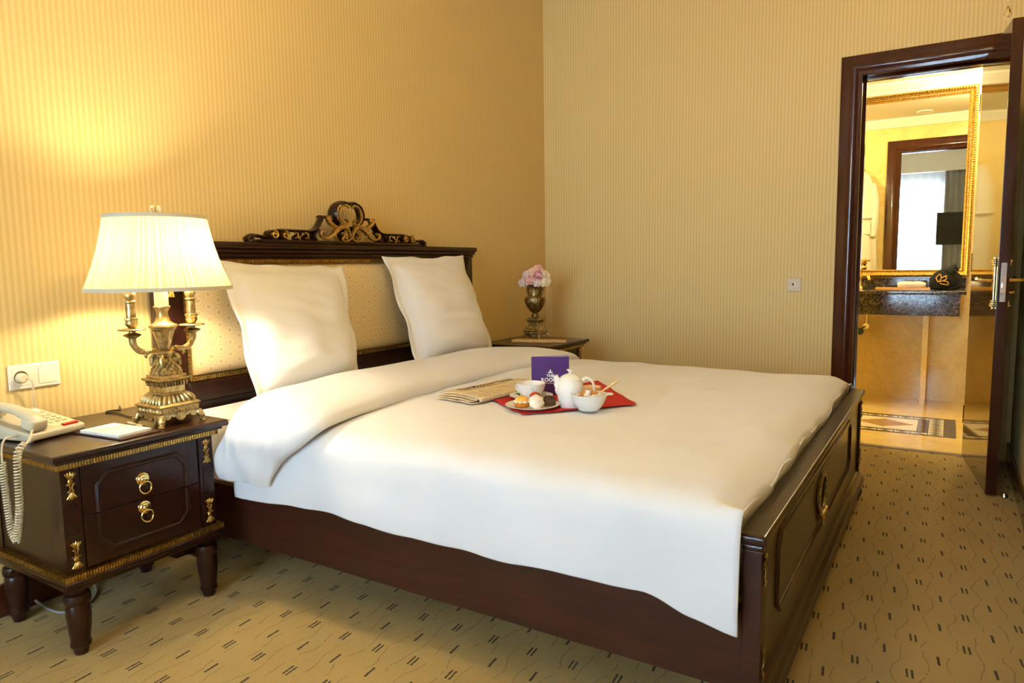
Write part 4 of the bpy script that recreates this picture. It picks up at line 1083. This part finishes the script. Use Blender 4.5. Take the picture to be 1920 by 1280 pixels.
# ---- notepad set
pt_ = thing('desk_pad_holder', 'dark brown leather notepad holder on the nightstand', 'pad holder', (.39, -.76, .6155), math.radians(6))
B(-.115,.115,-.068,.068,0,.004).build('board', M_leather, pt_, bevel=.0015, local=True)
B(-.115,-.100,-.068,.068,.004,.006).build('stitched_edge', M_leather, pt_, bevel=.0008, local=True)
np_ = thing('notepad', 'blank white notepad lying on the brown leather holder', 'notepad', (.388, -.764, .6197), math.radians(6))
for k in range(4): B(-.092+.0004*k,.092,-.056,.056-.0003*k,.002*k,.002*k+.0019).build('sheet_block', M_paper, np_, local=True)
pn = thing('pen', 'cream and black ballpoint pen beside the white notepad', 'pen', (.375, -.690, .6245), math.radians(-5))
MB().lathe([(.001,-.066),(.0035,-.062),(.0042,-.05),(.0042,.02),(.0045,.022),(.0045,.045)], (0,0,0), 12, 'x').build('barrel', M_ivory, pn, local=True)
MB().lathe([(.0044,.042),(.0044,.056),(.0012,.070),(.0005,.073)], (0,0,0), 12, 'x').build('tip', M_black, pn, local=True)
MB().lathe([(.0047,-.006),(.0047,.004)], (0,0,0), 12, 'x').build('ring', M_brass, pn, local=True)

# ---- sockets, switch, cables
so = thing('wall_socket', 'white double wall socket plate above the nightstand', 'socket', (0, -.814, .778))
B(0,.010,-.893,-.735,.737,.820).build('plate', M_ivoryw, so, bevel=.006, seg=3)
sk_ = B(.008,.0115,-.883,-.823,.750,.808).build('socket_insert', M_ivoryw, so, bevel=.001)
MB().lathe([(.0205,.0116),(.0225,.0116),(.0225,.0122),(.0205,.0122),(.0205,.0116)], (0,-.858,.779), 28, 'x').build('socket_rim', M_ivory, sk_)
MB().lathe([(.001,.0117),(.0205,.0117),(.0205,.0121),(.001,.0121)], (0,-.858,.779), 24, 'x').build('socket_well', plain('socket_shadow_grey', srgb(70,58,44), .6), sk_)
B(.008,.0120,-.805,-.747,.750,.807).build('blank_insert', M_ivoryw, so, bevel=.001)
pg = thing('mains_plug', 'cream mains plug with a cable hanging from the wall socket', 'plug', (.02, -.86, .775))
MB().lathe([(.001,.0122),(.0165,.0122),(.0165,.026),(.012,.034),(.001,.036)], (0,-.860,.777), 18, 'x').build('plug_body', M_ivory, pg)
MB().tube(catmull([(.030,-.857,.777),(.038,-.842,.772),(.036,-.835,.755),(.028,-.833,.72),(.022,-.830,.66),(.008,-.829,.60),(.007,-.829,.40)], 6), .0034, 8).build('cable', M_ivory, pg)
sw = thing('light_switch', 'square cream card switch plate on the striped back wall', 'switch', (1.774, D, .977))
B(1.731,1.817,D-.009,D,.933,1.020).build('plate', plain('champagne_plate', srgb(205,186,150), .35, 30, .02), sw, bevel=.004, seg=3)
rk = B(1.742,1.804,D-.012,D-.008,.946,1.007).build('rocker', M_ivory, sw, bevel=.0015)
B(1.765,1.776,D-.0135,D-.011,.972,.986).build('slot', M_black, rk); B(1.777,1.784,D-.0135,D-.011,.972,.986).build('indicator', M_paper, rk)
fc = MB().tube(catmull([(.01,-.88,.02),(.05,-.872,.006),(.10,-.874,.005),(.16,-.862,.005),(.175,-.82,.005),(.16,-.77,.005),(.10,-.72,.005),(.03,-.70,.02)], 6), .0042, 8).build('floor_cable', plain('grey_cable', srgb(150,148,142), .5), None)
tag(fc, 'grey cable curling on the carpet under the near nightstand', 'cable')

# ================================================================== VASE AND FLOWERS
VX, VY, VZ = .240, 2.135, .6318
vs = thing('urn_vase', 'antique bronze fluted urn vase on the corner nightstand', 'vase', (VX, VY, VZ))
pedestal(vs, VX, VY, VZ, .86, M_bronze, M_bronzed)
z = VZ+.139
MB().lathe([(.020,z),(.024,z+.006),(.026,z+.014),(.024,z+.022),(.018,z+.028),(.016,z+.032)], (VX,VY,0), 24).build('knop', M_bronzed, vs)
MB().lathe([(.014,z+.030),(.030,z+.042),(.048,z+.066),(.062,z+.098),(.067,z+.125),(.068,z+.132)], (VX,VY,0), 96, 'z', lambda a,k,h: 1+.07*abs(cos(a*11))**.7*(1 if 0 < k < 5 else 0)).build('fluted_bowl', M_bronzed, vs)
MB().lathe([(.068,z+.130),(.070,z+.134),(.066,z+.140),(.056,z+.145),(.050,z+.150)], (VX,VY,0), 40).build('shoulder', M_bronze, vs)
MB().lathe([(.050,z+.148),(.049,z+.165),(.052,z+.190),(.060,z+.208),(.070,z+.217),(.071,z+.220),(.066,z+.220),(.045,z+.19),(.042,z+.16),(.001,z+.158)], (VX,VY,0), 48, 'z', lambda a,k,h: 1+(.03*abs(cos(a*8)) if k in (4,5) else 0)).build('neck', M_bronzed, vs, ang=50)
lf = MB()
for k in range(8):
    a = 2*PI*k/8
    for e in (-.12, 0, .12): lf.tube(catmull([(VX+.051*cos(a+e*.4),VY+.051*sin(a+e*.4),z+.152),(VX+.052*cos(a+e),VY+.052*sin(a+e),z+.175),(VX+.060*cos(a+e*1.6),VY+.060*sin(a+e*1.6),z+.200-.02*abs(e)*5)], 4), [.003,.005,.005,.005,.005,.005,.004,.003,.001], 6)
lf.build('acanthus_leaves', M_bronze, vs)
FT = z+.215
FC = {'pink': srgb(244,184,172), 'rose': srgb(222,140,152), 'lilac': srgb(240,216,216), 'cream': srgb(250,232,184), 'peach': srgb(250,214,180)}
def m_petal(name, c):
    t = NT(name); w = t.noise(55, 3)
    t.set(Base_Color=t.ramp(w, [(.35, tuple(x*.86 for x in c[:3])+(1,)), (.5, c), (.66, (.92,.84,.76,1))]), Roughness=.6, Sheen_Weight=.1)
    return t.m
FM = {k: m_petal('petal_'+k, c) for k, c in FC.items()}
M_stem = plain('green_stem', srgb(96,120,50), .5)
def blossom(name, label, kind, c, r, npet, cup, seed):
    fl = thing(name, label, 'flower', (c[0], c[1], c[2]), group='blossoms in the bronze urn')
    rnd = random.Random(seed)
    dirs = [Vector((0,0,1))]
    for lat, n in ((.95, 5), (.35, 7), (-.2, 7)):
        for k in range(n):
            q = 2*PI*(k+.5*(n % 2)+rnd.uniform(-.15,.15))/n
            dirs.append(Vector((cos(q)*cos(lat), sin(q)*cos(lat), sin(lat))))
    for dd in dirs:
        ax = dd.orthogonal().normalized(); ax = (ax*cos(1.3*seed)+dd.cross(ax)*sin(1.3*seed)).normalized(); ay = dd.cross(ax)
        w = r*rnd.uniform(.50,.68)
        def pt(u, v, dd=dd, ax=ax, ay=ay, w=w):
            q, s = 2*PI*u, v
            ruf = 1+.24*sin(q*5+seed)*s+.12*sin(q*9+2*seed)*s
            p = dd*(r*(.58+.42*s*s*(.5+cup*.35)+.08*sin(q*3+seed)*s)) + (ax*cos(q)+ay*sin(q))*(w*s*ruf)
            return tuple(p)
        MB().grid(pt, 14, 4, cu=True).build('petal', FM[kind], fl, local=True, ang=180, solid=.0007)
    MB().ball((0,0,0), r*.6, 10, 7).build('heart', FM[kind], fl, local=True)
    d = Vector((VX-c[0], VY-c[1], FT-.06-c[2]))
    MB().tube([(0,0,0), tuple(d*.5), tuple(d)], .002, 6).build('stem', M_stem, fl, local=True)
    return fl
RV = lambda dx, dy, dz: (VX+dx, VY+dy, FT+dz)
ex, ey = cos(.559), sin(.559)      # screen-right in the room
def FP(r, dpt, dz): return (VX+ex*r+ey*dpt, VY+ey*r-ex*dpt, FT+dz)
for a in (('lilac','pale lilac blossom at the left rim of the urn',(-.070,.03,.020),.034,7,1.0),('pink','pink blossom above the left rim of the urn',(-.044,.045,.030),.030,7,1.1),
          ('lilac','white-lilac blossom beside a green bud in the urn',(-.045,.01,.065),.034,7,1.0),('peach','peach blossom high in the middle of the bouquet',(-.012,.02,.080),.034,8,1.1),
          ('rose','deep rose round blossom in the centre of the bouquet',(.020,.05,.062),.030,9,1.5),('pink','pink blossom at the very top of the bouquet',(.022,.0,.098),.034,5,1.4),
          ('cream','yellow-cream ruffled blossom at the upper right of the urn',(.060,.02,.060),.036,10,1.2),('cream','yellow-cream ruffled blossom hanging over the right rim',(.066,.04,.022),.038,10,.9),
          ('pink','small salmon blossom at the front rim of the urn',(-.018,.06,.030),.026,7,1.0),('lilac','small white blossom at the front rim of the urn',(.012,.065,.016),.026,7,.9)):
    blossom('flower', a[1], a[0], FP(*a[2]), a[3], a[4], a[5], hash(a[1][:9]) % 97 if False else len(a[1])*7)
for k, (p0, p1, lab) in enumerate((((-.03,.0,.06),(-.056,.0,.135),'thin salmon spike rising at the left of the bouquet'),((.03,.03,.07),(.032,.03,.128),'coral bud spike at the right of the bouquet'),((-.012,.04,.06),(-.014,.04,.108),'coral bud spike at the left centre of the bouquet'))):
    s_ = MB().tube([FP(*p0), tuple((Vector(FP(*p0))+Vector(FP(*p1)))/2), FP(*p1)], [.003,.006 if k else .003,.0012], 8).build('bud_spike', plain('coral_bud_%d' % k, srgb(224,120,90), .5), None)
    tag(s_, lab, 'flower', 'bud spikes in the bronze urn')
gb = MB().ball(FP(-.040,.045,.052), .011, 10, 7, (1,1,.9)).ball(FP(-.040,.045,.060), .006, 8, 5).build('green_bud', M_stem, None)
tag(gb, 'small green bud among the pale blossoms of the urn', 'flower')
fo = thing('tan_folder', 'flat tan folder lying on the corner nightstand before the urn', 'folder', (.365, 1.985, .6318), math.radians(20))
B(-.175,.175,-.085,-.01,0,.016).build('cover', M_tan, fo, bevel=.003, local=True); B(-.170,.170,-.080,-.011,.004,.012).build('pages', M_paper, fo, local=True)
# ================================================================== BREAKFAST ON THE DUVET
ZD = .6075
def nap(u, v):
    A, B_, C_, E_ = Vector((1.135,.262)), Vector((1.372,.085)), Vector((1.650,.430)), Vector((1.300,.850))
    p = A*(1-u)*(1-v)+B_*u*(1-v)+C_*u*v+E_*(1-u)*v
    e = max(abs(2*u-1), abs(2*v-1))**6
    x = p.x+e*.012*noise.noise((u*5, v*5, 1)); y = p.y+e*.014*noise.noise((u*5, v*5, 6))
    far = max(0, min(1, (y-.35)/.4))
    return (x, y, ZD+.0035+max(0,.010*noise.noise((x*7, y*7, 3)))*far+e*.004*max(0,noise.noise((u*7,v*7,9))))
o = MB().grid(nap, 40, 40).build('napkin', M_red, None, ang=180, solid=.0012)
tag(o, 'red cloth napkin spread on the white duvet under the breakfast', 'napkin')
# newspaper
def m_news():
    t = NT('newsprint'); c = t.coord(); X = t.xyz(c)
    ln = t.math('GREATER_THAN', t.math('FRACT', t.math('MULTIPLY', X[0], 260)), .45)
    wd = t.math('GREATER_THAN', t.noise(160, 1, t.map((.35,1,1), c)), .42)
    colm = t.math('GREATER_THAN', t.math('FRACT', t.math('MULTIPLY', X[1], 15)), .09)
    area_ = t.math('GREATER_THAN', X[0], .012)
    k = t.math('MULTIPLY', t.math('MULTIPLY', ln, wd), t.math('MULTIPLY', colm, area_))
    base_ = t.ramp(t.noise(30, 2, c), [(.3, srgb(206,182,140)), (.7, srgb(222,200,160))])
    t.set(Base_Color=t.mix(t.math('MULTIPLY', k, .5), base_, srgb(90,76,60)), Roughness=.8); return t.m
M_news = m_news(); M_ink = plain('printing_ink', (.03,.025,.02,1), .7)
nw = thing('newspaper', 'folded newspaper with a black masthead lying beside the red napkin', 'newspaper', (1.045, .395, ZD), math.radians(-7))
for k in range(4):
    def pg_(u, v, k=k):
        x = -.10+.20*u; y = -.205+.41*v
        z = .004+.0055*k+.006*sin(PI*u)*(.6+.2*k)+.003*noise.noise((u*3, v*3, k))
        if k < 3: x += .006*(3-k)*(u < .5)
        return (x - (.012 if k == 1 else 0)*(1-v), y-.010*(3-k), z)
    MB().grid(pg_, 14, 20).build('page', M_news, nw, local=True, ang=180, solid=.0016)
def fold(u, v):
    a = -PI/2+PI*u; return (.100+.011*cos(a), -.205+.41*v, .0125+.0095*sin(a))
MB().grid(fold, 9, 12).build('folded_edge', M_news, nw, local=True, ang=180, solid=.0012)
MT = Matrix(((0,-1,0,0),(1,0,0,0),(0,0,1,0),(0,0,0,1)))
def place(x, y, z): return Matrix.Translation((x, y, z)) @ MT
text_part('masthead', 'The Moscow Times', .043, M_ink, nw, place(-.022, .0, .0335), offset=.0006, spacing=.95)
B(.000,.0015,-.17,.18,.0335,.0338).build('rule', M_ink, nw, local=True, smooth=False)
# menu card
mc = thing('menu_card', 'purple folded menu card standing behind the white teapot', 'menu card', (1.2265, .399, ZD), .558)
M_purple = plain('purple_card', srgb(72,36,104), .35, 8, .12)
B(0,.147,-.001,.0005,0,.158).build('front_cover', M_purple, mc, local=True, smooth=False)
bk = MB().box(0,.147,-.0005,.001,0,.1585).rot(Matrix.Rotation(.20, 4, 'Z')).build('back_cover', M_purple, mc, local=True, smooth=False)
MB().box(.002,.145,-.0009,-.0005,.002,.157).rot(Matrix.Rotation(.198, 4, 'Z')).build('inner_sheet', M_paper, mc, local=True, smooth=False)
TF = lambda x, z: Matrix.Translation((x, -.0013, z)) @ Matrix.Rotation(PI/2, 4, 'X')
text_part('lettering', 'THE', .0150, M_paper, mc, TF(.0735, .078), offset=.0007, spacing=1.1)
text_part('lettering', 'ROOMS', .0200, M_paper, mc, TF(.0735, .060), offset=.0009, spacing=1.08)
sp0 = MB()
for k in range(9): sp0.box(.0575+.0036*k, .0602+.0036*k, -.0014, -.0010, .0520, .0545)
sp0.build('small_print', M_paper, mc, local=True, smooth=False)
cw = MB()
cw.prism([(.0655,.0935),(.0815,.0935),(.0835,.0985),(.078,.0975),(.0760,.1010),(.0755,.1035),(.0775,.1045),(.0755,.1062),(.0735,.1085),(.0715,.1062),(.0695,.1045),(.0715,.1035),(.0710,.1010),(.069,.0975),(.0635,.0985)], -.0014, -.0010, 'y')
cw.build('crown_emblem', M_paper, mc, local=True, smooth=False)
# crockery
def dish(name, label, cat, x, y, z, prof, mat=M_porc, seg=48, mod=None):
    o = MB().lathe(prof, (x, y, z), seg, 'z', mod).build(name, mat, None, ang=50)
    return tag(o, label, cat)
zn = ZD+.005
PLX, PLY = 1.346, .200
plate = MB().lathe([(.001,.002),(.050,.002),(.052,.0),(.056,.0),(.060,.004),(.085,.009),(.097,.0125),(.098,.014),(.096,.0145),(.084,.0115),(.060,.0065),(.055,.005),(.001,.005)], (PLX,PLY,zn), 56).build('dessert_plate', M_porc, None, ang=50)
tag(plate, 'white plate of pastries at the front of the red napkin', 'plate')
SX, SY_ = 1.257, .342
tag(MB().lathe([(.001,.002),(.040,.002),(.042,0),(.046,0),(.049,.004),(.074,.011),(.083,.0145),(.084,.016),(.082,.0165),(.072,.0135),(.048,.0065),(.044,.0055),(.001,.0055)], (SX,SY_,zn), 52).build('saucer', M_porc, None, ang=50), 'white saucer under the teacup on the red napkin', 'saucer')
cu_ = thing('teacup', 'white teacup on its saucer before the purple card', 'cup', (SX, SY_, zn+.0058))
zc = zn+.0058
MB().lathe([(.001,.003),(.022,.003),(.023,0),(.026,0),(.028,.004),(.040,.014),(.050,.030),(.055,.048),(.0565,.056),(.0550,.0565),(.0535,.048),(.048,.031),(.038,.016),(.026,.008),(.001,.007)], (SX,SY_,zc), 48).build('cup_body', M_porc, cu_, ang=50)
MB().tube(catmull([(SX-.045*ex-.02*ey, SY_-.045*ey+.02*ex, zc+.042),(SX-.060*ex-.05*ey,SY_-.05*ey+.05*ex,zc+.040),(SX-.055*ex-.05*ey,SY_-.046*ey+.05*ex,zc+.020),(SX-.034*ex-.02*ey,SY_-.034*ey+.02*ex,zc+.014)], 5), .0035, 8).build('handle', M_porc, cu_)
# teapot
TX, TY = 1.456, .282
tpt = thing('teapot', 'white textured porcelain teapot with a domed lid beside the bowl', 'teapot', (TX, TY, zn))
bumpy = lambda a, k, h: 1+.012*cos(a*26)*cos(h*900)
def m_beaded():
    t = NT('beaded_porcelain'); c = t.coord(); v = t.n('ShaderNodeTexVoronoi'); v.inputs['Scale'].default_value = 190; t.link(c, v.inputs['Vector'])
    t.set(Base_Color=t.ramp(v.outputs['Distance'], [(0, (.86,.86,.84,1)), (1, (.80,.80,.78,1))]), Roughness=.14)
    t.bump(t.math('SUBTRACT', 1.0, v.outputs['Distance']), .5, .002); return t.m
M_bead = m_beaded()
MB().lathe([(.001,.002),(.034,.002),(.036,0),(.039,0),(.040,.004),(.043,.018),(.0465,.040),(.048,.060),(.0475,.078),(.043,.093),(.038,.098)], (TX,TY,zn), 48).build('pot_body', M_bead, tpt)
ld = MB().lathe([(.040,.096),(.041,.099),(.038,.104),(.028,.113),(.015,.119),(.007,.121)], (TX,TY,zn), 40).build('lid', M_bead, tpt)
MB().lathe([(.006,.120),(.005,.125),(.008,.129),(.0125,.132),(.0125,.135),(.001,.137)], (TX,TY,zn), 20).build('knob', M_porc, ld)
SPX = lambda r, z: (TX-ex*r, TY-ey*r, zn+z)
MB().tube(catmull([SPX(.034,.052),SPX(.042,.074),SPX(.047,.096),SPX(.053,.114)], 6), [.018]*5+[.0145]*5+[.011]*5+[.0095]*4, 14).build('spout', M_porc, tpt)
HP = lambda r, z: (TX+ex*r, TY+ey*r, zn+z)
MB().tube(catmull([HP(.040,.096),HP(.060,.104),HP(.078,.092),HP(.086,.068),HP(.078,.042),HP(.048,.030)], 6), .0042, 10, flat=1.4).build('handle', M_porc, tpt)
# bowl with sugar
BX, BY = 1.540, .262
def m_grid():
    t = NT('basketweave_porcelain'); c = t.coord(); X = t.xyz(c); a = t.math('ARCTAN2', X[1], X[0])
    k = t.math('ADD', t.math('SINE', t.math('MULTIPLY', a, 60)), t.math('SINE', t.math('MULTIPLY', X[2], 1500)))
    t.set(Base_Color=t.ramp(t.noise(20, 1, c), [(0, (.84,.84,.82,1)), (1, (.87,.87,.85,1))]), Roughness=.16); t.bump(k, .4, .001); return t.m
bw_ = thing('sugar_bowl', 'white basket-textured porcelain bowl filled with sugar lumps', 'bowl', (BX, BY, zn))
MB().lathe([(.001,.003),(.030,.003),(.032,0),(.036,0),(.040,.006),(.052,.022),(.060,.040),(.063,.050),(.067,.053),(.067,.057),(.062,.057),(.058,.048),(.050,.028),(.036,.012),(.001,.010)], (BX-BX,BY-BY,0), 56).build('bowl_body', m_grid(), bw_, local=True, ang=50)
MB().prism([(.060*cos(a), .060*sin(a)) for a in (-.28,0,.28)]+[(.084,.012),(.088,0),(.084,-.012)][::1], .050, .056, 'z').rot(Matrix.Rotation(.70, 4, 'Z')).build('pouring_lip', M_porc, bw_, local=True, bevel=.002)
M_sugw = plain('white_sugar', (.84,.82,.78,1), .7, 300, .06, .4); M_sugb = plain('brown_sugar', srgb(186,128,58), .7, 300, .15, .4)
lp_ = [(-.034,.0,0),(-.012,-.022,0),(.012,-.030,0),(.034,-.008,0),(.0,.006,0),(-.018,.026,1),(.020,.018,1),(-.030,-.020,1),(.018,-.006,1),(.004,.034,0),(.036,.022,0)]
names_ = ['at the left','at the front left','at the front','at the right','in the middle','at the back left','at the back right','nearest the pot','on top in the middle','at the very back','nearest the spoon']
for i, (dx, dy, br) in enumerate(lp_):
    s_ = .0085+.001*(i % 3); m = MB().box(-s_,s_,-s_,s_,-s_*.85,s_*.85)
    m.rot(Matrix.Rotation(.7*i, 4, 'Z') @ Matrix.Rotation(.35*sin(i*2.1), 4, 'X'))
    wx, wy = dx*ex-dy*ey*-1, dx*ey+dy*ex
    m.move((BX+dx*ex+dy*-ey*-1*0+dy*(-ey), BY+dx*ey+dy*ex, zn+.0485+(.010 if i in (4,8) else .002*(i % 2))))
    o = m.build('sugar_lump', M_sugb if br else M_sugw, None, bevel=.0025, seg=2)
    tag(o, ('brown' if br else 'white')+' sugar lump '+names_[i]+' of the porcelain bowl', 'sugar lump', 'sugar lumps in the bowl')
fil = MB().lathe([(.001,.036),(.045,.034),(.053,.031),(.001,.030)], (BX,BY,zn), 30, 'z', lambda a,k,h: 1+.03*cos(a*5)).build('sugar_bed', M_sugw, None)
tag(fil, 'loose sugar filling the white porcelain bowl', 'sugar', kind='stuff')
sp_ = thing('wooden_spoon', 'pale wooden spoon stuck into the sugar bowl', 'spoon', (BX+.02, BY+.02, zn+.045))
q0 = Vector((BX+.018*ex, BY+.018*ey, zn+.047)); q1 = Vector((BX+.105*ex+.02*-ey, BY+.105*ey+.02*ex, zn+.098))
M_pale = wood('pale_spoon_wood', srgb(200,168,110), srgb(222,194,140), .5, 0)
MB().tube([tuple(q0.lerp(q1, i/10)) for i in range(11)], [.0030,.0030,.0030,.0031,.0033,.0037,.0042,.0048,.0052,.0050,.0032], 10).build('handle', M_pale, sp_)
MB().ball(tuple(q0), .011, 12, 7, (1.2,.9,.35)).build('spoon_bowl', M_pale, sp_)
# small cream pot behind the teapot
cxp, cyp = 1.428, .52
tag(MB().lathe([(.001,.002),(.026,.002),(.028,0),(.032,.006),(.036,.022),(.037,.034),(.035,.034),(.033,.022),(.026,.008),(.001,.007)], (cxp,cyp,zn), 36).build('cream_dish', plain('cream_glaze', srgb(240,214,160), .25, 30, .03), None, ang=50), 'small cream dish behind the teapot handle', 'dish')
# pastries
zp = zn+.0065
ta = thing('fruit_tart', 'round golden tart dusted with sugar on the front plate', 'tart', (1.325, .163, zp))
M_crust = plain('baked_crust', srgb(206,132,44), .6, 90, .22, .4); M_gl = plain('golden_filling', srgb(236,172,70), .45, 60, .2, .3)
MB().lathe([(.001,0),(.021,0),(.024,.004),(.032,.018),(.033,.020),(.029,.020),(.001,.018)], (1.325,.163,zp), 72, 'z', lambda a,k,h: 1+(.035*cos(a*24) if 0 < k < 6 else 0)).build('crust', M_crust, ta, ang=50)
MB().ball((1.325,.163,zp+.021), .026, 18, 10, (1,1,.75), lambda d: 1+.08*noise.noise(d*3)).build('filling', M_gl, ta)
ic = MB()
for k in range(10):
    a = 2*PI*k/10; ic.ball((1.325+.026*cos(a), .163+.026*sin(a), zp+.021), .0075, 8, 5, (1,1,.6))
ic.build('icing_rim', M_sugw, ta)
me = thing('meringue', 'white swirled meringue leaning on the tart', 'meringue', (1.376, .168, zp))
mm = MB().ball((0,0,0), .027, 40, 16, (1,1,.62), lambda d: 1+.07*cos(math.atan2(d.y,d.x)*7+d.z*5)*(1-abs(d.z)**2))
mm.ball((0,0,.019), .006, 8, 5)
mm.rot(Matrix.Translation((1.383,.165,zp+.0225)) @ Matrix.Rotation(.559, 4, 'Z') @ Matrix.Rotation(1.0, 4, 'X') @ Matrix.Rotation(.25, 4, 'Y'))
mm.build('swirl', plain('meringue_white', (.80,.74,.62,1), .55, 40, .04), me)
chh = thing('chocolate_cake', 'dark chocolate cake piece behind the meringue', 'cake', (1.402, .222, zp))
mm = MB().box(-.021,.021,-.013,.013,0,.026).rot(Matrix.Rotation(.95, 4, 'Z') @ Matrix.Rotation(.15, 4, 'X')).move((1.402,.222,zp+.003)); mm.build('sponge', plain('chocolate_sponge', srgb(84,58,30), .6, 120, .3, .6), chh, bevel=.003)
mm = MB()
for k in range(9): mm.ball((1.398+.016*cos(k*2.4)*(.4+.06*k), .224+.016*sin(k*2.4)*(.4+.06*k), zp+.031), .0062, 8, 5)
mm.build('chocolate_curls', plain('dark_chocolate', srgb(70,44,24), .5, 120, .3, .5), chh)
stb = thing('strawberry', 'red strawberry with green leaves behind the tart', 'strawberry', (1.342, .226, zp+.004))
mm = MB().ball((1.342,.226,zp+.030), .0185, 18, 12, (1.1,1,.9), lambda d: 1-.14*max(0,-d.z)+.02*noise.noise(d*9)); mm.build('berry', plain('strawberry_red', srgb(186,52,22), .35, 160, .25, .3), stb)
M_leafg = plain('fresh_leaf', srgb(64,120,34), .45, 60, .2)
mm = MB()
for k in range(5):
    a = 2*PI*k/5-.8
    mm.grid(lambda u, v, a=a: (1.342+.010*ey+.020*u*cos(a)-.006*(v-.5)*2*sin(PI*u)*sin(a), .226-.010*ex+.006*(v-.5)*2*sin(PI*u)*cos(a)+.020*u*sin(a)*.6, zp+.040+.012*u*sin(a+1)-.01*u*u), 6, 5)
mm.build('calyx', M_leafg, stb, ang=180, solid=.0008)
MB().tube([(1.336,.224,zp+.045),(1.330,.224,zp+.060)], .0009, 5).build('stalk', M_leafg, stb)
mm = MB()
for k in range(4):
    a = .8*k+2.4
    mm.grid(lambda u, v, a=a: (1.288+.020*u*cos(a)-.006*(v-.5)*2*sin(PI*u)*sin(a), .205+.020*u*sin(a)+.006*(v-.5)*2*sin(PI*u)*cos(a), zp+.030+.006*sin(PI*u)+.002*k), 6, 5)
o = mm.build('mint_sprig', M_leafg, None, ang=180, solid=.0008); tag(o, 'green mint sprig on cream at the left of the pastry plate', 'mint sprig')
crm = MB().ball((1.292,.206,zp+.0125), .018, 18, 10, (1.2,1.1,.85), lambda d: 1+.08*noise.noise(d*4)+(.0 if d.z > -.6 else -.1))
tag(crm.build('whipped_cream', plain('whipped_cream_white', (.86,.83,.76,1), .5, 40, .03), None), 'dollop of white cream under the mint sprig on the plate', 'cream')
